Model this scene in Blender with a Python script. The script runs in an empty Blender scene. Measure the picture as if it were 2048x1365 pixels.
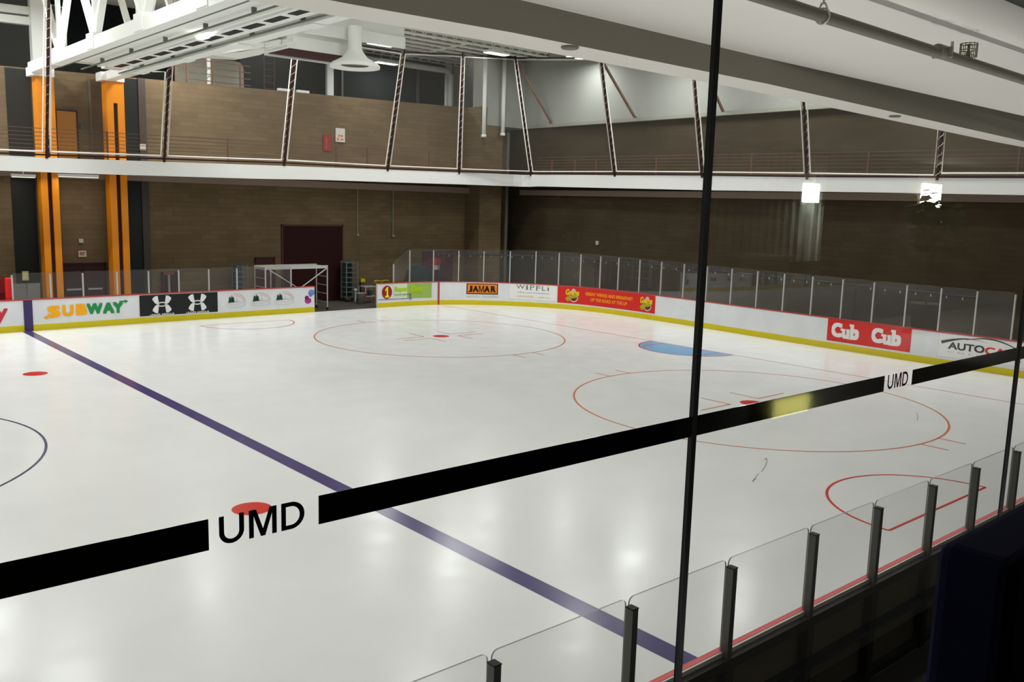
import bpy, math, random
from mathutils import Vector, Matrix
random.seed(4)
scene = bpy.context.scene
COL = scene.collection

# ------------------------------------------------------------------ camera, world, exposure
W_, H_ = 2048, 1365
CAM = Vector((-19.4413186, -19.5657845, 4.85751772))
YAW, PITCH, ROLL, FPX = 0.854175467, -0.151032244, 0.0280302933, 1784.52
def _basis():
    cy, sy, cp, sp = math.cos(YAW), math.sin(YAW), math.cos(PITCH), math.sin(PITCH)
    f = Vector((cy*cp, sy*cp, sp)); r = Vector((sy, -cy, 0)); u = r.cross(f)
    c, s = math.cos(ROLL), math.sin(ROLL)
    return c*r + s*u, -s*r + c*u, f
RV, UV, FV = _basis()
cam_d = bpy.data.cameras.new('camera'); cam = bpy.data.objects.new('camera', cam_d); COL.objects.link(cam)
cam.matrix_world = Matrix(((RV.x, UV.x, -FV.x, CAM.x), (RV.y, UV.y, -FV.y, CAM.y), (RV.z, UV.z, -FV.z, CAM.z), (0, 0, 0, 1)))
cam_d.sensor_width = 36; cam_d.lens = FPX/W_*36; cam_d.clip_start = 0.05; cam_d.clip_end = 300
scene.camera = cam
world = bpy.data.worlds.new('world'); scene.world = world; world.use_nodes = True
world.node_tree.nodes['Background'].inputs[0].default_value = (0.9, 0.95, 1, 1)
world.node_tree.nodes['Background'].inputs[1].default_value = 0.02
scene.view_settings.view_transform = 'Standard'; scene.view_settings.look = 'None'
scene.view_settings.exposure = 0.0; scene.view_settings.gamma = 1.0; scene.view_settings.use_curve_mapping = False
LAMP_W = 168.0      # power of each high-bay lamp of the hall
FILL_W = 42.0     # each unseen fill lamp added below the window
SCONCE = 80.0       # brightness of the lobby's square wall lamps

def ray(x, y): return (x-W_/2)/FPX*RV - (y-H_/2)/FPX*UV + FV
def at(x, y, ax, c):
    "point of the plane (axis ax = c) seen at that place in the photograph"
    d = ray(x, y); return CAM + d*((c-CAM[ax])/d[ax])
def atp(x, y, p0, n):
    d = ray(x, y); return CAM + d*((p0-CAM).dot(n)/d.dot(n))
def V(*a): return Vector(a)
def lerp(a, b, t): return a + (b-a)*t

# ------------------------------------------------------------------ materials
def srgb(c):
    return tuple(((v/255)/12.92 if v/255 <= .04045 else ((v/255+.055)/1.055)**2.4) for v in c)
MATS = {}
def mat(name, rgb, rough=.6, spec=.5, metal=0, noise=0, nscale=3, emit=0, bump=0, lin=False):
    if name in MATS: return MATS[name]
    m = bpy.data.materials.new(name); m.use_nodes = True; nt = m.node_tree; b = nt.nodes['Principled BSDF']
    c = rgb if lin else srgb(rgb)
    b.inputs['Base Color'].default_value = (*c, 1); b.inputs['Roughness'].default_value = rough
    b.inputs['Specular IOR Level'].default_value = spec; b.inputs['Metallic'].default_value = metal
    if noise or bump:
        tc = nt.nodes.new('ShaderNodeTexCoord'); n = nt.nodes.new('ShaderNodeTexNoise')
        n.inputs['Scale'].default_value = nscale; n.inputs['Detail'].default_value = 5
        nt.links.new(tc.outputs['Object'], n.inputs['Vector'])
        if noise:
            mx = nt.nodes.new('ShaderNodeMix'); mx.data_type = 'RGBA'; mx.blend_type = 'MIX'
            mx.inputs[6].default_value = (*[v*(1-noise) for v in c], 1); mx.inputs[7].default_value = (*[min(1, v*(1+noise)) for v in c], 1)
            nt.links.new(n.outputs['Fac'], mx.inputs[0]); nt.links.new(mx.outputs[2], b.inputs['Base Color'])
        if bump:
            bp = nt.nodes.new('ShaderNodeBump'); bp.inputs['Strength'].default_value = bump
            nt.links.new(n.outputs['Fac'], bp.inputs['Height']); nt.links.new(bp.outputs[0], b.inputs['Normal'])
    if emit:
        b.inputs['Emission Color'].default_value = (*c, 1); b.inputs['Emission Strength'].default_value = emit
    MATS[name] = m; return m

def brick_mat(name, c1, c2, mortar, axis):
    m = bpy.data.materials.new(name); m.use_nodes = True; nt = m.node_tree; b = nt.nodes['Principled BSDF']
    b.inputs['Roughness'].default_value = .85; b.inputs['Specular IOR Level'].default_value = .2
    tc = nt.nodes.new('ShaderNodeTexCoord'); sx = nt.nodes.new('ShaderNodeSeparateXYZ'); cx = nt.nodes.new('ShaderNodeCombineXYZ')
    nt.links.new(tc.outputs['Object'], sx.inputs[0])
    nt.links.new(sx.outputs[axis], cx.inputs[0]); nt.links.new(sx.outputs[2], cx.inputs[1])
    br = nt.nodes.new('ShaderNodeTexBrick'); nt.links.new(cx.outputs[0], br.inputs['Vector'])
    br.inputs['Color1'].default_value = (*srgb(c1), 1); br.inputs['Color2'].default_value = (*srgb(c2), 1)
    br.inputs['Mortar'].default_value = (*srgb(mortar), 1); br.inputs['Scale'].default_value = 1
    br.inputs['Brick Width'].default_value = .8; br.inputs['Row Height'].default_value = .2
    br.inputs['Mortar Size'].default_value = .008; br.inputs['Bias'].default_value = -.1
    n = nt.nodes.new('ShaderNodeTexNoise'); n.inputs['Scale'].default_value = .7; n.inputs['Detail'].default_value = 6
    nt.links.new(cx.outputs[0], n.inputs['Vector'])
    mp = nt.nodes.new('ShaderNodeMapRange'); mp.inputs[3].default_value = .7; mp.inputs[4].default_value = 1.3
    nt.links.new(n.outputs['Fac'], mp.inputs[0])
    mx = nt.nodes.new('ShaderNodeMix'); mx.data_type = 'RGBA'; mx.blend_type = 'MULTIPLY'; mx.inputs[0].default_value = 1
    nt.links.new(br.outputs['Color'], mx.inputs[6]); nt.links.new(mp.outputs[0], mx.inputs[7])
    nt.links.new(mx.outputs[2], b.inputs['Base Color'])
    return m

def glass_mat(name, tint, fmin=.03, haze=0.0, hazecol=(200, 200, 200), rough=0.0, k=1.0):
    m = bpy.data.materials.new(name); m.use_nodes = True; nt = m.node_tree
    for n in list(nt.nodes):
        if n.type != 'OUTPUT_MATERIAL': nt.nodes.remove(n)
    out = [n for n in nt.nodes if n.type == 'OUTPUT_MATERIAL'][0]
    tr = nt.nodes.new('ShaderNodeBsdfTransparent'); tr.inputs[0].default_value = (*tint, 1)
    gl = nt.nodes.new('ShaderNodeBsdfGlossy'); gl.inputs['Roughness'].default_value = rough
    fr = nt.nodes.new('ShaderNodeFresnel'); fr.inputs[0].default_value = 1.5
    mu = nt.nodes.new('ShaderNodeMath'); mu.operation = 'MULTIPLY'; mu.inputs[1].default_value = k
    nt.links.new(fr.outputs[0], mu.inputs[0])
    mx = nt.nodes.new('ShaderNodeMixShader'); nt.links.new(mu.outputs[0], mx.inputs[0])
    nt.links.new(tr.outputs[0], mx.inputs[1]); nt.links.new(gl.outputs[0], mx.inputs[2])
    last = mx
    if haze:
        df = nt.nodes.new('ShaderNodeBsdfDiffuse'); df.inputs[0].default_value = (*srgb(hazecol), 1)
        m2 = nt.nodes.new('ShaderNodeMixShader'); m2.inputs[0].default_value = haze
        nt.links.new(mx.outputs[0], m2.inputs[1]); nt.links.new(df.outputs[0], m2.inputs[2]); last = m2
    nt.links.new(last.outputs[0], out.inputs[0]); MATS[name] = m
    return m

def ice_mat():
    m = bpy.data.materials.new('ice'); m.use_nodes = True; nt = m.node_tree; b = nt.nodes['Principled BSDF']
    b.inputs['Specular IOR Level'].default_value = .32; b.inputs['IOR'].default_value = 1.31
    tc = nt.nodes.new('ShaderNodeTexCoord')
    n = nt.nodes.new('ShaderNodeTexNoise'); n.inputs['Scale'].default_value = .35; n.inputs['Detail'].default_value = 8; n.inputs['Roughness'].default_value = .65
    nt.links.new(tc.outputs['Object'], n.inputs['Vector'])
    cr = nt.nodes.new('ShaderNodeValToRGB'); cr.color_ramp.elements[0].position = .3; cr.color_ramp.elements[1].position = .7
    cr.color_ramp.elements[0].color = (.74, .745, .73, 1); cr.color_ramp.elements[1].color = (.80, .80, .79, 1)
    nt.links.new(n.outputs['Fac'], cr.inputs[0]); nt.links.new(cr.outputs[0], b.inputs['Base Color'])
    n2 = nt.nodes.new('ShaderNodeTexNoise'); n2.inputs['Scale'].default_value = 1.5; n2.inputs['Detail'].default_value = 8
    nt.links.new(tc.outputs['Object'], n2.inputs['Vector'])
    mr = nt.nodes.new('ShaderNodeMapRange'); mr.inputs[3].default_value = .11; mr.inputs[4].default_value = .3
    nt.links.new(n2.outputs['Fac'], mr.inputs[0]); nt.links.new(mr.outputs[0], b.inputs['Roughness'])
    return m
ICE = ice_mat()
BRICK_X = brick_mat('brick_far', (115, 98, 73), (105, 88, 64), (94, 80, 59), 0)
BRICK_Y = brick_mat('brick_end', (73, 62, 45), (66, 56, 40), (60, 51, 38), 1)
WHITE = mat('white_paint', (244, 245, 240), .6, .3)
ENDW = mat('end_wall_paint', (160, 162, 154), .8, .2)
CEILW = mat('ceiling_paint', (214, 214, 204), .8, .2, noise=.04, nscale=.8)
DECKU = mat('deck_underside_paint', (238, 236, 230), .42, .5, noise=.05, nscale=1.3)
FASCIA = mat('fascia_white', (226, 226, 222), .55, .3)
BOARD = mat('board_plastic', (218, 220, 222), .35, .4, noise=.13, nscale=1.6)
YELLOW = mat('kick_yellow', (205, 188, 0), .4, .4, noise=.06, nscale=2)
REDCAP = mat('cap_red', (172, 62, 56), .45, .4)
ALU = mat('aluminium', (190, 190, 186), .4, .5, metal=.4)
ALUD = mat('dark_aluminium', (88, 88, 84), .4, .5, metal=.6)
STEELB = mat('black_steel', (22, 20, 18), .6, .3)
BROWNP = mat('brown_post', (44, 18, 15), .6, .3)
BROWNR = mat('brown_rail', (118, 84, 68), .6, .3)
BRACE = mat('brown_brace', (122, 92, 78), .6, .3)
ROPE = mat('white_rope', (222, 218, 208), .8, .1)
ORANGE = mat('orange_column', (236, 142, 6), .5, .4)
MAROON = mat('maroon', (58, 18, 18), .6, .3)
DARKP = mat('dark_glazing', (17, 22, 20), .5, .3)
CONC = mat('concrete_floor', (84, 78, 70), .5, .4, noise=.2, nscale=2)
CONCW = mat('concrete_wall', (95, 92, 84), .8, .2, noise=.1, nscale=1)
GREYW = mat('grey_metal_wall', (22, 26, 26), .9, .1, noise=.06, nscale=.6)
PALEW = mat('pale_wall', (190, 188, 172), .7, .2)
PIPEG = mat('pipe_paint', (150, 150, 136), .5, .4)
PLY = mat('board_back', (70, 65, 48), .7, .3, noise=.12, nscale=2)
BLK = mat('black_joint', (6, 6, 8), .5, .3)
TAPE = mat('black_vinyl', (8, 8, 7), .06, .6, bump=.02, nscale=40)
NAVY = mat('navy_fabric', (14, 18, 42), .9, .1, noise=.2, nscale=30)
LAMPM = mat('lamp_diffuser', (255, 255, 245), emit=14)
BLUEL = mat('line_blue', (72, 62, 112), .2, .28, noise=.12, nscale=3)
BLUEB = mat('line_navy', (58, 44, 92), .35, .4)
REDL = mat('line_red', (206, 52, 40), .2, .28)
REDC = mat('line_orange_red', (212, 126, 84), .2, .28)
CREASE = mat('crease_blue', (120, 172, 214), .2, .28)
NAVYL = mat('line_thin_navy', (40, 48, 88), .2, .28)
RINKGLASS = glass_mat('rink_glass', (.988, .99, .986), haze=.0, k=.1)
FARGLASS = glass_mat('far_rink_glass', (.955, .96, .955), haze=.028, hazecol=(190, 190, 190), k=.4)
GEDGE = mat('glass_edge', (120, 124, 116), .3, .5)
WINGLASS = glass_mat('window_glass', (.985, .985, .98), k=1.0)
NETM = glass_mat('netting_mesh', (.84, .84, .84), haze=.13, hazecol=(120, 118, 112), k=0)

# ------------------------------------------------------------------ mesh helpers
class MB:
    def __init__(s): s.v = []; s.f = []; s.mi = []; s.mats = []
    def m(s, mt):
        if mt not in s.mats: s.mats.append(mt)
        return s.mats.index(mt)
    def add(s, vs, fs, mt):
        o = len(s.v); s.v += [tuple(p) for p in vs]; k = s.m(mt)
        for f in fs: s.f.append([i+o for i in f]); s.mi.append(k)
        return s
    def box(s, a, b, mt):
        x0, y0, z0 = [min(a[i], b[i]) for i in range(3)]; x1, y1, z1 = [max(a[i], b[i]) for i in range(3)]
        return s.add([(x0,y0,z0),(x1,y0,z0),(x1,y1,z0),(x0,y1,z0),(x0,y0,z1),(x1,y0,z1),(x1,y1,z1),(x0,y1,z1)],
                     [(0,3,2,1),(4,5,6,7),(0,1,5,4),(1,2,6,5),(2,3,7,6),(3,0,4,7)], mt)
    def bar(s, a, b, w, h, mt, up=(0,0,1)):
        "square bar from a to b"
        a = Vector(a); b = Vector(b); d = (b-a).normalized(); up = Vector(up)
        if abs(d.dot(up)) > .98: up = Vector((1,0,0))
        sd = d.cross(up).normalized()*w/2; u = sd.cross(d).normalized()*h/2
        P = [a-sd-u, a+sd-u, a+sd+u, a-sd+u, b-sd-u, b+sd-u, b+sd+u, b-sd+u]
        return s.add(P, [(0,1,2,3),(7,6,5,4),(0,4,5,1),(1,5,6,2),(2,6,7,3),(3,7,4,0)], mt)
    def tube(s, pts, r, mt, n=10, cap=True):
        pts = [Vector(p) for p in pts]; rings = []
        prev = None
        for i, p in enumerate(pts):
            d = ((pts[min(i+1, len(pts)-1)]-pts[max(i-1, 0)])).normalized()
            ref = prev if prev is not None else (Vector((0,0,1)) if abs(d.z) < .9 else Vector((1,0,0)))
            a = (ref - d*ref.dot(d)).normalized(); prev = a; b = d.cross(a)
            rr = r[i] if isinstance(r, (list, tuple)) else r
            rings.append([p + (a*math.cos(t)+b*math.sin(t))*rr for t in [2*math.pi*k/n for k in range(n)]])
        vs = [v for rg in rings for v in rg]; fs = []
        for i in range(len(rings)-1):
            for k in range(n):
                fs.append((i*n+k, i*n+(k+1)%n, (i+1)*n+(k+1)%n, (i+1)*n+k))
        if cap: fs += [tuple(range(n))[::-1], tuple(range((len(rings)-1)*n, len(rings)*n))]
        return s.add(vs, fs, mt)
    def lathe(s, c, prof, mt, n=32):
        c = Vector(c); vs = []; fs = []
        for r, z in prof:
            vs += [c+Vector((r*math.cos(2*math.pi*k/n), r*math.sin(2*math.pi*k/n), z)) for k in range(n)]
        for i in range(len(prof)-1):
            for k in range(n): fs.append((i*n+k, i*n+(k+1)%n, (i+1)*n+(k+1)%n, (i+1)*n+k))
        return s.add(vs, fs, mt)
    def prism(s, poly, d, mt):
        "poly: 3D polygon, extruded by vector d"
        n = len(poly); d = Vector(d); P = [Vector(p) for p in poly]
        return s.add(P+[p+d for p in P], [tuple(range(n))[::-1], tuple(range(n, 2*n))]+[(i, (i+1)%n, n+(i+1)%n, n+i) for i in range(n)], mt)
    def build(s, name, parent=None, smooth=False, bevel=0, **props):
        me = bpy.data.meshes.new(name); me.from_pydata(s.v, [], s.f)
        for mt in s.mats: me.materials.append(mt)
        me.polygons.foreach_set('material_index', s.mi)
        if smooth: me.polygons.foreach_set('use_smooth', [True]*len(s.f))
        me.update()
        o = bpy.data.objects.new(name, me); COL.objects.link(o)
        if parent is not None: o.parent = parent
        if bevel:
            b = o.modifiers.new('bevel', 'BEVEL'); b.width = bevel; b.segments = 3; b.limit_method = 'ANGLE'
        for k, v in props.items(): o[k] = v
        return o
def empty(name, loc=(0,0,0), **props):
    o = bpy.data.objects.new(name, None); COL.objects.link(o); o.location = loc; o.empty_display_size = .2
    for k, v in props.items(): o[k] = v
    return o
def T(label, cat, group=None):
    d = dict(label=label, category=cat)
    if group: d['group'] = group
    return d
def child(mb, name, parent, origin, **kw):
    "part given in world coordinates, parented to an empty at origin"
    o = Vector(origin); mb.v = [tuple(Vector(p)-o) for p in mb.v]
    return mb.build(name, parent, **kw)
S = dict(kind='structure')

# paths in plan ---------------------------------------------------------------
def catmull(pts, step=.25):
    P = [Vector((p[0], p[1], 0)) for p in pts]; out = []
    P = [P[0]*2-P[1]] + P + [P[-1]*2-P[-2]]
    for i in range(1, len(P)-2):
        n = max(1, int((P[i+1]-P[i]).length/step))
        for k in range(n):
            t = k/n; a, b, c, d = P[i-1:i+3]
            out.append(.5*((2*b)+(c-a)*t+(2*a-5*b+4*c-d)*t*t+(3*b-a-3*c+d)*t**3))
    out.append(P[-2]); return out
class Path:
    def __init__(s, pts, step=.25):
        s.p = catmull(pts, step); s.s = [0]
        for i in range(1, len(s.p)): s.s.append(s.s[-1]+(s.p[i]-s.p[i-1]).length)
        s.L = s.s[-1]
    def at(s, q):
        q = max(0, min(s.L, q)); i = 0
        lo, hi = 0, len(s.s)-2
        while lo < hi:
            mid = (lo+hi+1)//2
            if s.s[mid] <= q: lo = mid
            else: hi = mid-1
        i = lo; t = (q-s.s[i])/max(1e-9, s.s[i+1]-s.s[i])
        p = lerp(s.p[i], s.p[i+1], t)
        a = s.p[min(i+2, len(s.p)-1)]-s.p[i-1 if i > 0 else 0]; d = a.normalized()
        return p, d, Vector((d.y, -d.x, 0))          # point, direction, normal towards the ice
    def P(s, q, off, z):
        p, d, n = s.at(q); r = p+n*off; return Vector((r.x, r.y, z))
    def see(s, x, y):
        "arc length and height where the photograph's point (x, y) meets the upright face over the path"
        d = ray(x, y); best = None
        for i in range(len(s.p)-1):
            a, b = s.p[i], s.p[i+1]; e = b-a
            det = d.x*(-e.y)+e.x*d.y
            if abs(det) < 1e-9: continue
            rx, ry = a.x-CAM.x, a.y-CAM.y
            t = (rx*(-e.y)+e.x*ry)/det; w = (d.x*ry-d.y*rx)/det
            if t > 0 and (-1e-6 if i else -1.5) <= w <= (1+1e-6 if i < len(s.p)-2 else 2.5) and (best is None or t < best[0]):
                best = (t, s.s[i]+w*e.length, CAM.z+t*d.z)
        if best is None: raise Exception('no hit %s %s' % (x, y))
        return best[1], best[2]
    def loft(s, mb, prof, mt, q0=0, q1=None, step=.25):
        "closed profile [(offset, z)] swept along the path"
        q1 = s.L if q1 is None else q1; n = max(1, int((q1-q0)/step)); k = len(prof); vs = []; fs = []
        for i in range(n+1):
            q = q0+(q1-q0)*i/n; vs += [s.P(q, o, z) for o, z in prof]
        for i in range(n):
            for j in range(k): fs.append((i*k+j, (i+1)*k+j, (i+1)*k+(j+1)%k, i*k+(j+1)%k))
        fs += [tuple(range(k)), tuple(range(n*k, (n+1)*k))[::-1]]
        return mb.add(vs, fs, mt)

FARW = Path([(-50.5, 0), (-50.3, 9.5), (-48, 13), (-44, 14.6), (-30, 14.6), (-22, 14.75), (-16, 14.86), (-12.79, 14.96), (-7.63, 15.2), (-3.5, 15.32), (-.52, 15.36)], .5)
ENDP = Path([(2.73, 15.4), (4.6, 15.42), (6.04, 15.2), (7.3, 14.58), (8.65, 13.5), (9.95, 11.85), (10.72, 10.1), (10.99, 8.0), (11.02, 5.87), (10.93, 3.51),
             (10.8, 1.5), (10.62, -1.2), (10.43, -5.88), (10.42, -9.0), (9.9, -11.6), (8.4, -13.8), (6.2, -15.1), (4, -15.35)])
NEARP = Path([(4, -15.35), (-10, -15.36), (-30, -15.3), (-44, -15.2), (-48, -13.4), (-50.3, -9.5), (-50.5, -.05)], 1.0)
BH = 1.13

# ------------------------------------------------------------------ the setting
MB().box((-52, -18.5, -.3), (15, 24, -.012), CONC).build('floor', **S)
poly = [(p.x, p.y) for p in FARW.p] + [(p.x, p.y) for p in ENDP.p] + [(p.x, p.y) for p in NEARP.p]
ice = MB().add([(x, y, 0) for x, y in poly], [tuple(range(len(poly)))[::-1]], ICE).build('ice_sheet', **T('smooth white ice sheet with painted lines filling the rink', 'ice'))

WX0 = -52
MB().box((WX0, -18.2, -.012), (14, -15.47, -.004), mat('rubber_floor', (30, 29, 27), .7, .2)).build('floor_rubber', **S)
# far wall (brick, top edge seen just above the running track)
def zt(x): return 9.56 + (x+7.84)*.0205
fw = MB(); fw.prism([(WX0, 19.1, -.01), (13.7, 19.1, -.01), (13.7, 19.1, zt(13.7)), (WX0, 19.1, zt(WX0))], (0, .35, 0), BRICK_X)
fw.build('wall_far', **S)
MB().prism([(10.6, 17.85, 0), (12.1, 17.85, 0), (12.1, 19.1, 0), (10.6, 19.1, 0)], (0, 0, 9.0), BRICK_X).box((10.6, 17.85, 9.0), (10.98, 19.1, 9.93), BRICK_X).build('wall_pier', **S)
MB().box((10.99, 17.86, 9.01), (13.61, 19.09, 12.55), ENDW).build('wall_corner_upper', **S)
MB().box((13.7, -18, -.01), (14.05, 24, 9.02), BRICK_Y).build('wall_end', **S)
MB().box((13.62, -18, 9.14), (14.05, 23, 13.3), ENDW).build('wall_end_upper', **S)
MB().box((13.45, -18, 8.98), (14.05, 22.9, 9.14), PIPEG).build('trim_recess_shade', **S)  # grey band put in as the recess shade under the upper wall
MB().box((WX0, 22.7, 9.4), (14, 23, 13.3), GREYW).build('wall_gallery', **S)
MB().box((WX0, 19.45, 9.2), (14, 22.7, 9.4), CONC).build('floor_gallery', **S)
MB().box((WX0-.3, -25, -.3), (WX0, 24, 13.3), GREYW).build('wall_left', **S)
c = MB(); c.box((WX0, -18, 13.0), (14.05, 23, 13.3), CEILW)
c.build('ceiling', **S)
# near side: wall under the lobby, wall above the near track
MB().box((WX0, -18.2, -.01), (14, -17.9, 2.6), CONCW).build('wall_near', **S)
MB().box((WX0, -18.9, 6.4), (14, -18.6, 13.3), GREYW).build('wall_near_upper', **S)
# lobby shell
MB().box((WX0, -24.3, 2.65), (14, -18.2, 2.95), CONC).build('floor_lobby', **S)
MB().box((WX0, -24.0, 5.866), (14, -17.86, 5.874), mat('lobby_ceiling', (64, 58, 50), .9, .1)).build('ceiling_lobby', **S)
MB().box((WX0, -24.3, 2.95), (14, -24.0, 6.0), mat('lobby_wall', (60, 46, 34), .8, .2)).build('wall_lobby', **S)

# near running-track deck over the window: underside, downstand edge beam
nd = MB()
nd.prism([(WX0, -16.25, 5.80), (WX0, -17.8, 5.875), (WX0, -24.3, 5.885), (WX0, -24.3, 6.3), (WX0, -16.25, 6.3)], (66, 0, 0), DECKU)
nd.build('ceiling_track_underside', **S)
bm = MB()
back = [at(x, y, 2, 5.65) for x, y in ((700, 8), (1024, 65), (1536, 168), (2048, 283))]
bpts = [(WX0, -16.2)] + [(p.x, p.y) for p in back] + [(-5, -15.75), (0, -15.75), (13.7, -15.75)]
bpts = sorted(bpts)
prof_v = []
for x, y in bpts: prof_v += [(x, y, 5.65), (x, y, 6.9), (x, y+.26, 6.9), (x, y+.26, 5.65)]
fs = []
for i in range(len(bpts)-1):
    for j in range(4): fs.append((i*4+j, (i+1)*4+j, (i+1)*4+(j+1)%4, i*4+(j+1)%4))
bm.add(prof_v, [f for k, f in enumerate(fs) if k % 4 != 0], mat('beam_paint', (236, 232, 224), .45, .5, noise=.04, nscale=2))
bm.add(prof_v, [f for k, f in enumerate(fs) if k % 4 == 0], mat('beam_back_shade', (128, 124, 112), .7, .2, noise=.04, nscale=2))  # back face coloured darker, its shade is put into the paint
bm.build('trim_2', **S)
for (x, y, lab) in ((1140, 94, 'left'), (1790, 232, 'right')):
    p = at(x, y, 2, 5.648); m = MB(); m.lathe((0, 0, 0), [(0, -.006), (.04, -.006), (.045, 0), (.045, .004), (0, .004)], mat('soffit_cap', (120, 116, 108), .6, .3), n=28)
    o = m.build('soffit_cap', **T('small round grey cap under the pale edge beam, the %s one' % lab, 'ceiling cap')); o.location = (p.x, p.y, 5.644)

# ------------------------------------------------------------------ ice markings (painted lines: parts of the ice sheet)
def strip(mb, pts, w, mt, z=.0025, closed=False):
    n = len(pts); vs = []; fs = []
    for i, p in enumerate(pts):
        a = pts[(i-1) % n if closed else max(i-1, 0)]; b = pts[(i+1) % n if closed else min(i+1, n-1)]
        d = Vector((b[0]-a[0], b[1]-a[1])).normalized(); nx, ny = -d.y*w/2, d.x*w/2
        vs += [(p[0]+nx, p[1]+ny, z), (p[0]-nx, p[1]-ny, z)]
    for i in range(n if closed else n-1):
        j = (i+1) % n; fs.append((2*i, 2*i+1, 2*j+1, 2*j))
    mb.add(vs, fs, mt)
def arc(cx, cy, r, a0=0, a1=2*math.pi, n=96): return [(cx+r*math.cos(a0+(a1-a0)*k/n), cy+r*math.sin(a0+(a1-a0)*k/n)) for k in range(n+1)]
def disc(mb, cx, cy, r, mt, z=.003): mb.add([(x, y, z) for x, y in arc(cx, cy, r)[:-1]], [tuple(range(96))], mt)
m = MB(); strip(m, [(-11.955, 14.95), (-11.955, -15.25)], .305, BLUEL); m.build('blue_line', ice, label='wide purple-blue line painted straight across the ice')
m = MB(); strip(m, [(6.1, 15.12), (6.1, 1.83)], .05, REDC); strip(m, [(6.1, 1.83), (6.1, -1.83)], .05, REDL); strip(m, [(6.1, -1.83), (6.1, -15.05)], .05, REDC)
m.build('goal_line', ice, label='thin red goal line')
for cy, lab in ((6.75, 'red face-off circle nearest the far corner boards'), (-6.706, 'red face-off circle on the near side')):
    m = MB(); strip(m, arc(0, cy, 4.572)[:-1], .05, REDC, closed=True)
    for sy in (1, -1):
        for hx in (-.43, .43):
            y0 = cy+sy*math.sqrt(4.572**2-hx*hx); strip(m, [(hx, y0), (hx, y0+sy*.6)], .05, REDC)
        for sx in (1, -1):
            strip(m, [(sx*.62, cy+sy*.23+sy*.9), (sx*.62, cy+sy*.205)], .05, REDC); strip(m, [(sx*.62, cy+sy*.23), (sx*1.82, cy+sy*.23)], .05, REDC)
    m.build('faceoff_circle', ice, label=lab)
for cx, cy in ((0, 6.75), (0, -6.706), (-13.6, 6.7), (-13.6, -6.71)):
    m = MB(); disc(m, cx, cy, .305, REDL); m.build('faceoff_dot', ice, label='solid red face-off dot')
m = MB(); strip(m, arc(-19.65, 0, 4.572)[:-1], .05, NAVYL, closed=True); m.build('center_circle', ice, label='thin navy centre circle')
m = MB()
cr = [(6.07-1.83*math.cos(t), 1.83*math.sin(t)) for t in [-math.pi/2+math.pi*k/40 for k in range(41)]]
m.add([(x, y, .002) for x, y in cr], [tuple(range(41))[::-1]], CREASE); strip(m, cr, .05, REDL, z=.004)
strip(m, [(6.05, 1.22), (4.9, 1.22), (4.72, .95)], .04, REDL, z=.004); strip(m, [(6.05, -1.22), (4.9, -1.22), (4.72, -.95)], .04, REDL, z=.004)
m.build('goal_crease', ice, label='light blue half-round goal crease with red outline')
for cx, cy, sy in ((-4.35, -13.42, 1), (-4.5, 13.52, -1)):
    m = MB(); a = arc(cx, cy, 1.83, 0, math.pi*sy, 60)
    strip(m, a, .05, REDL); strip(m, [(cx-1.83, cy), (cx+1.83, cy)], .05, REDL)
    m.build('side_crease', ice, label='small red half-circle crease by the side boards')

m = MB(); sg = mat('scuff_grey', (150, 152, 146), .5, .2)
for pl_ in (((1528, 920), (1533, 917), (1534, 924), (1530, 934), (1523, 944)), ((1517, 948), (1510, 957), (1505, 964), (1512, 958)), ((1833, 826), (1836, 834), (1834, 842))):
    q = [at(x, y, 2, 0) for x, y in pl_]; strip(m, [(p.x, p.y) for p in q], .018, sg, z=.0035)
m.build('skate_marks', ice, label='thin grey skate scuffs', kind='stuff')
# ------------------------------------------------------------------ lettering
def text_verts(body, bold=.0, spacing=1.0, shear=0):
    "lettering as one or more (points, faces) layers fitted to the unit square; bold type is several shifted layers"
    cu = bpy.data.curves.new('lettering', 'FONT'); cu.body = body; cu.size = 1; cu.space_character = spacing; cu.shear = shear
    cu.resolution_u = 4
    o = bpy.data.objects.new('lettering', cu); COL.objects.link(o)
    dg = bpy.context.evaluated_depsgraph_get(); me = bpy.data.meshes.new_from_object(o.evaluated_get(dg))
    vs = [v.co.copy() for v in me.vertices]; fs = [tuple(p.vertices) for p in me.polygons]
    bpy.data.objects.remove(o); bpy.data.curves.remove(cu); bpy.data.meshes.remove(me)
    x0 = min(v.x for v in vs)-bold; x1 = max(v.x for v in vs)+bold; y0 = min(v.y for v in vs)-bold; y1 = max(v.y for v in vs)+bold
    return [([((v.x+dx-x0)/(x1-x0), (v.y+dy-y0)/(y1-y0)) for v in vs], fs) for dx, dy in (((0, 0), (bold, bold), (-bold, bold), (bold, -bold), (-bold, -bold)) if bold else ((0, 0),))]
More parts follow.
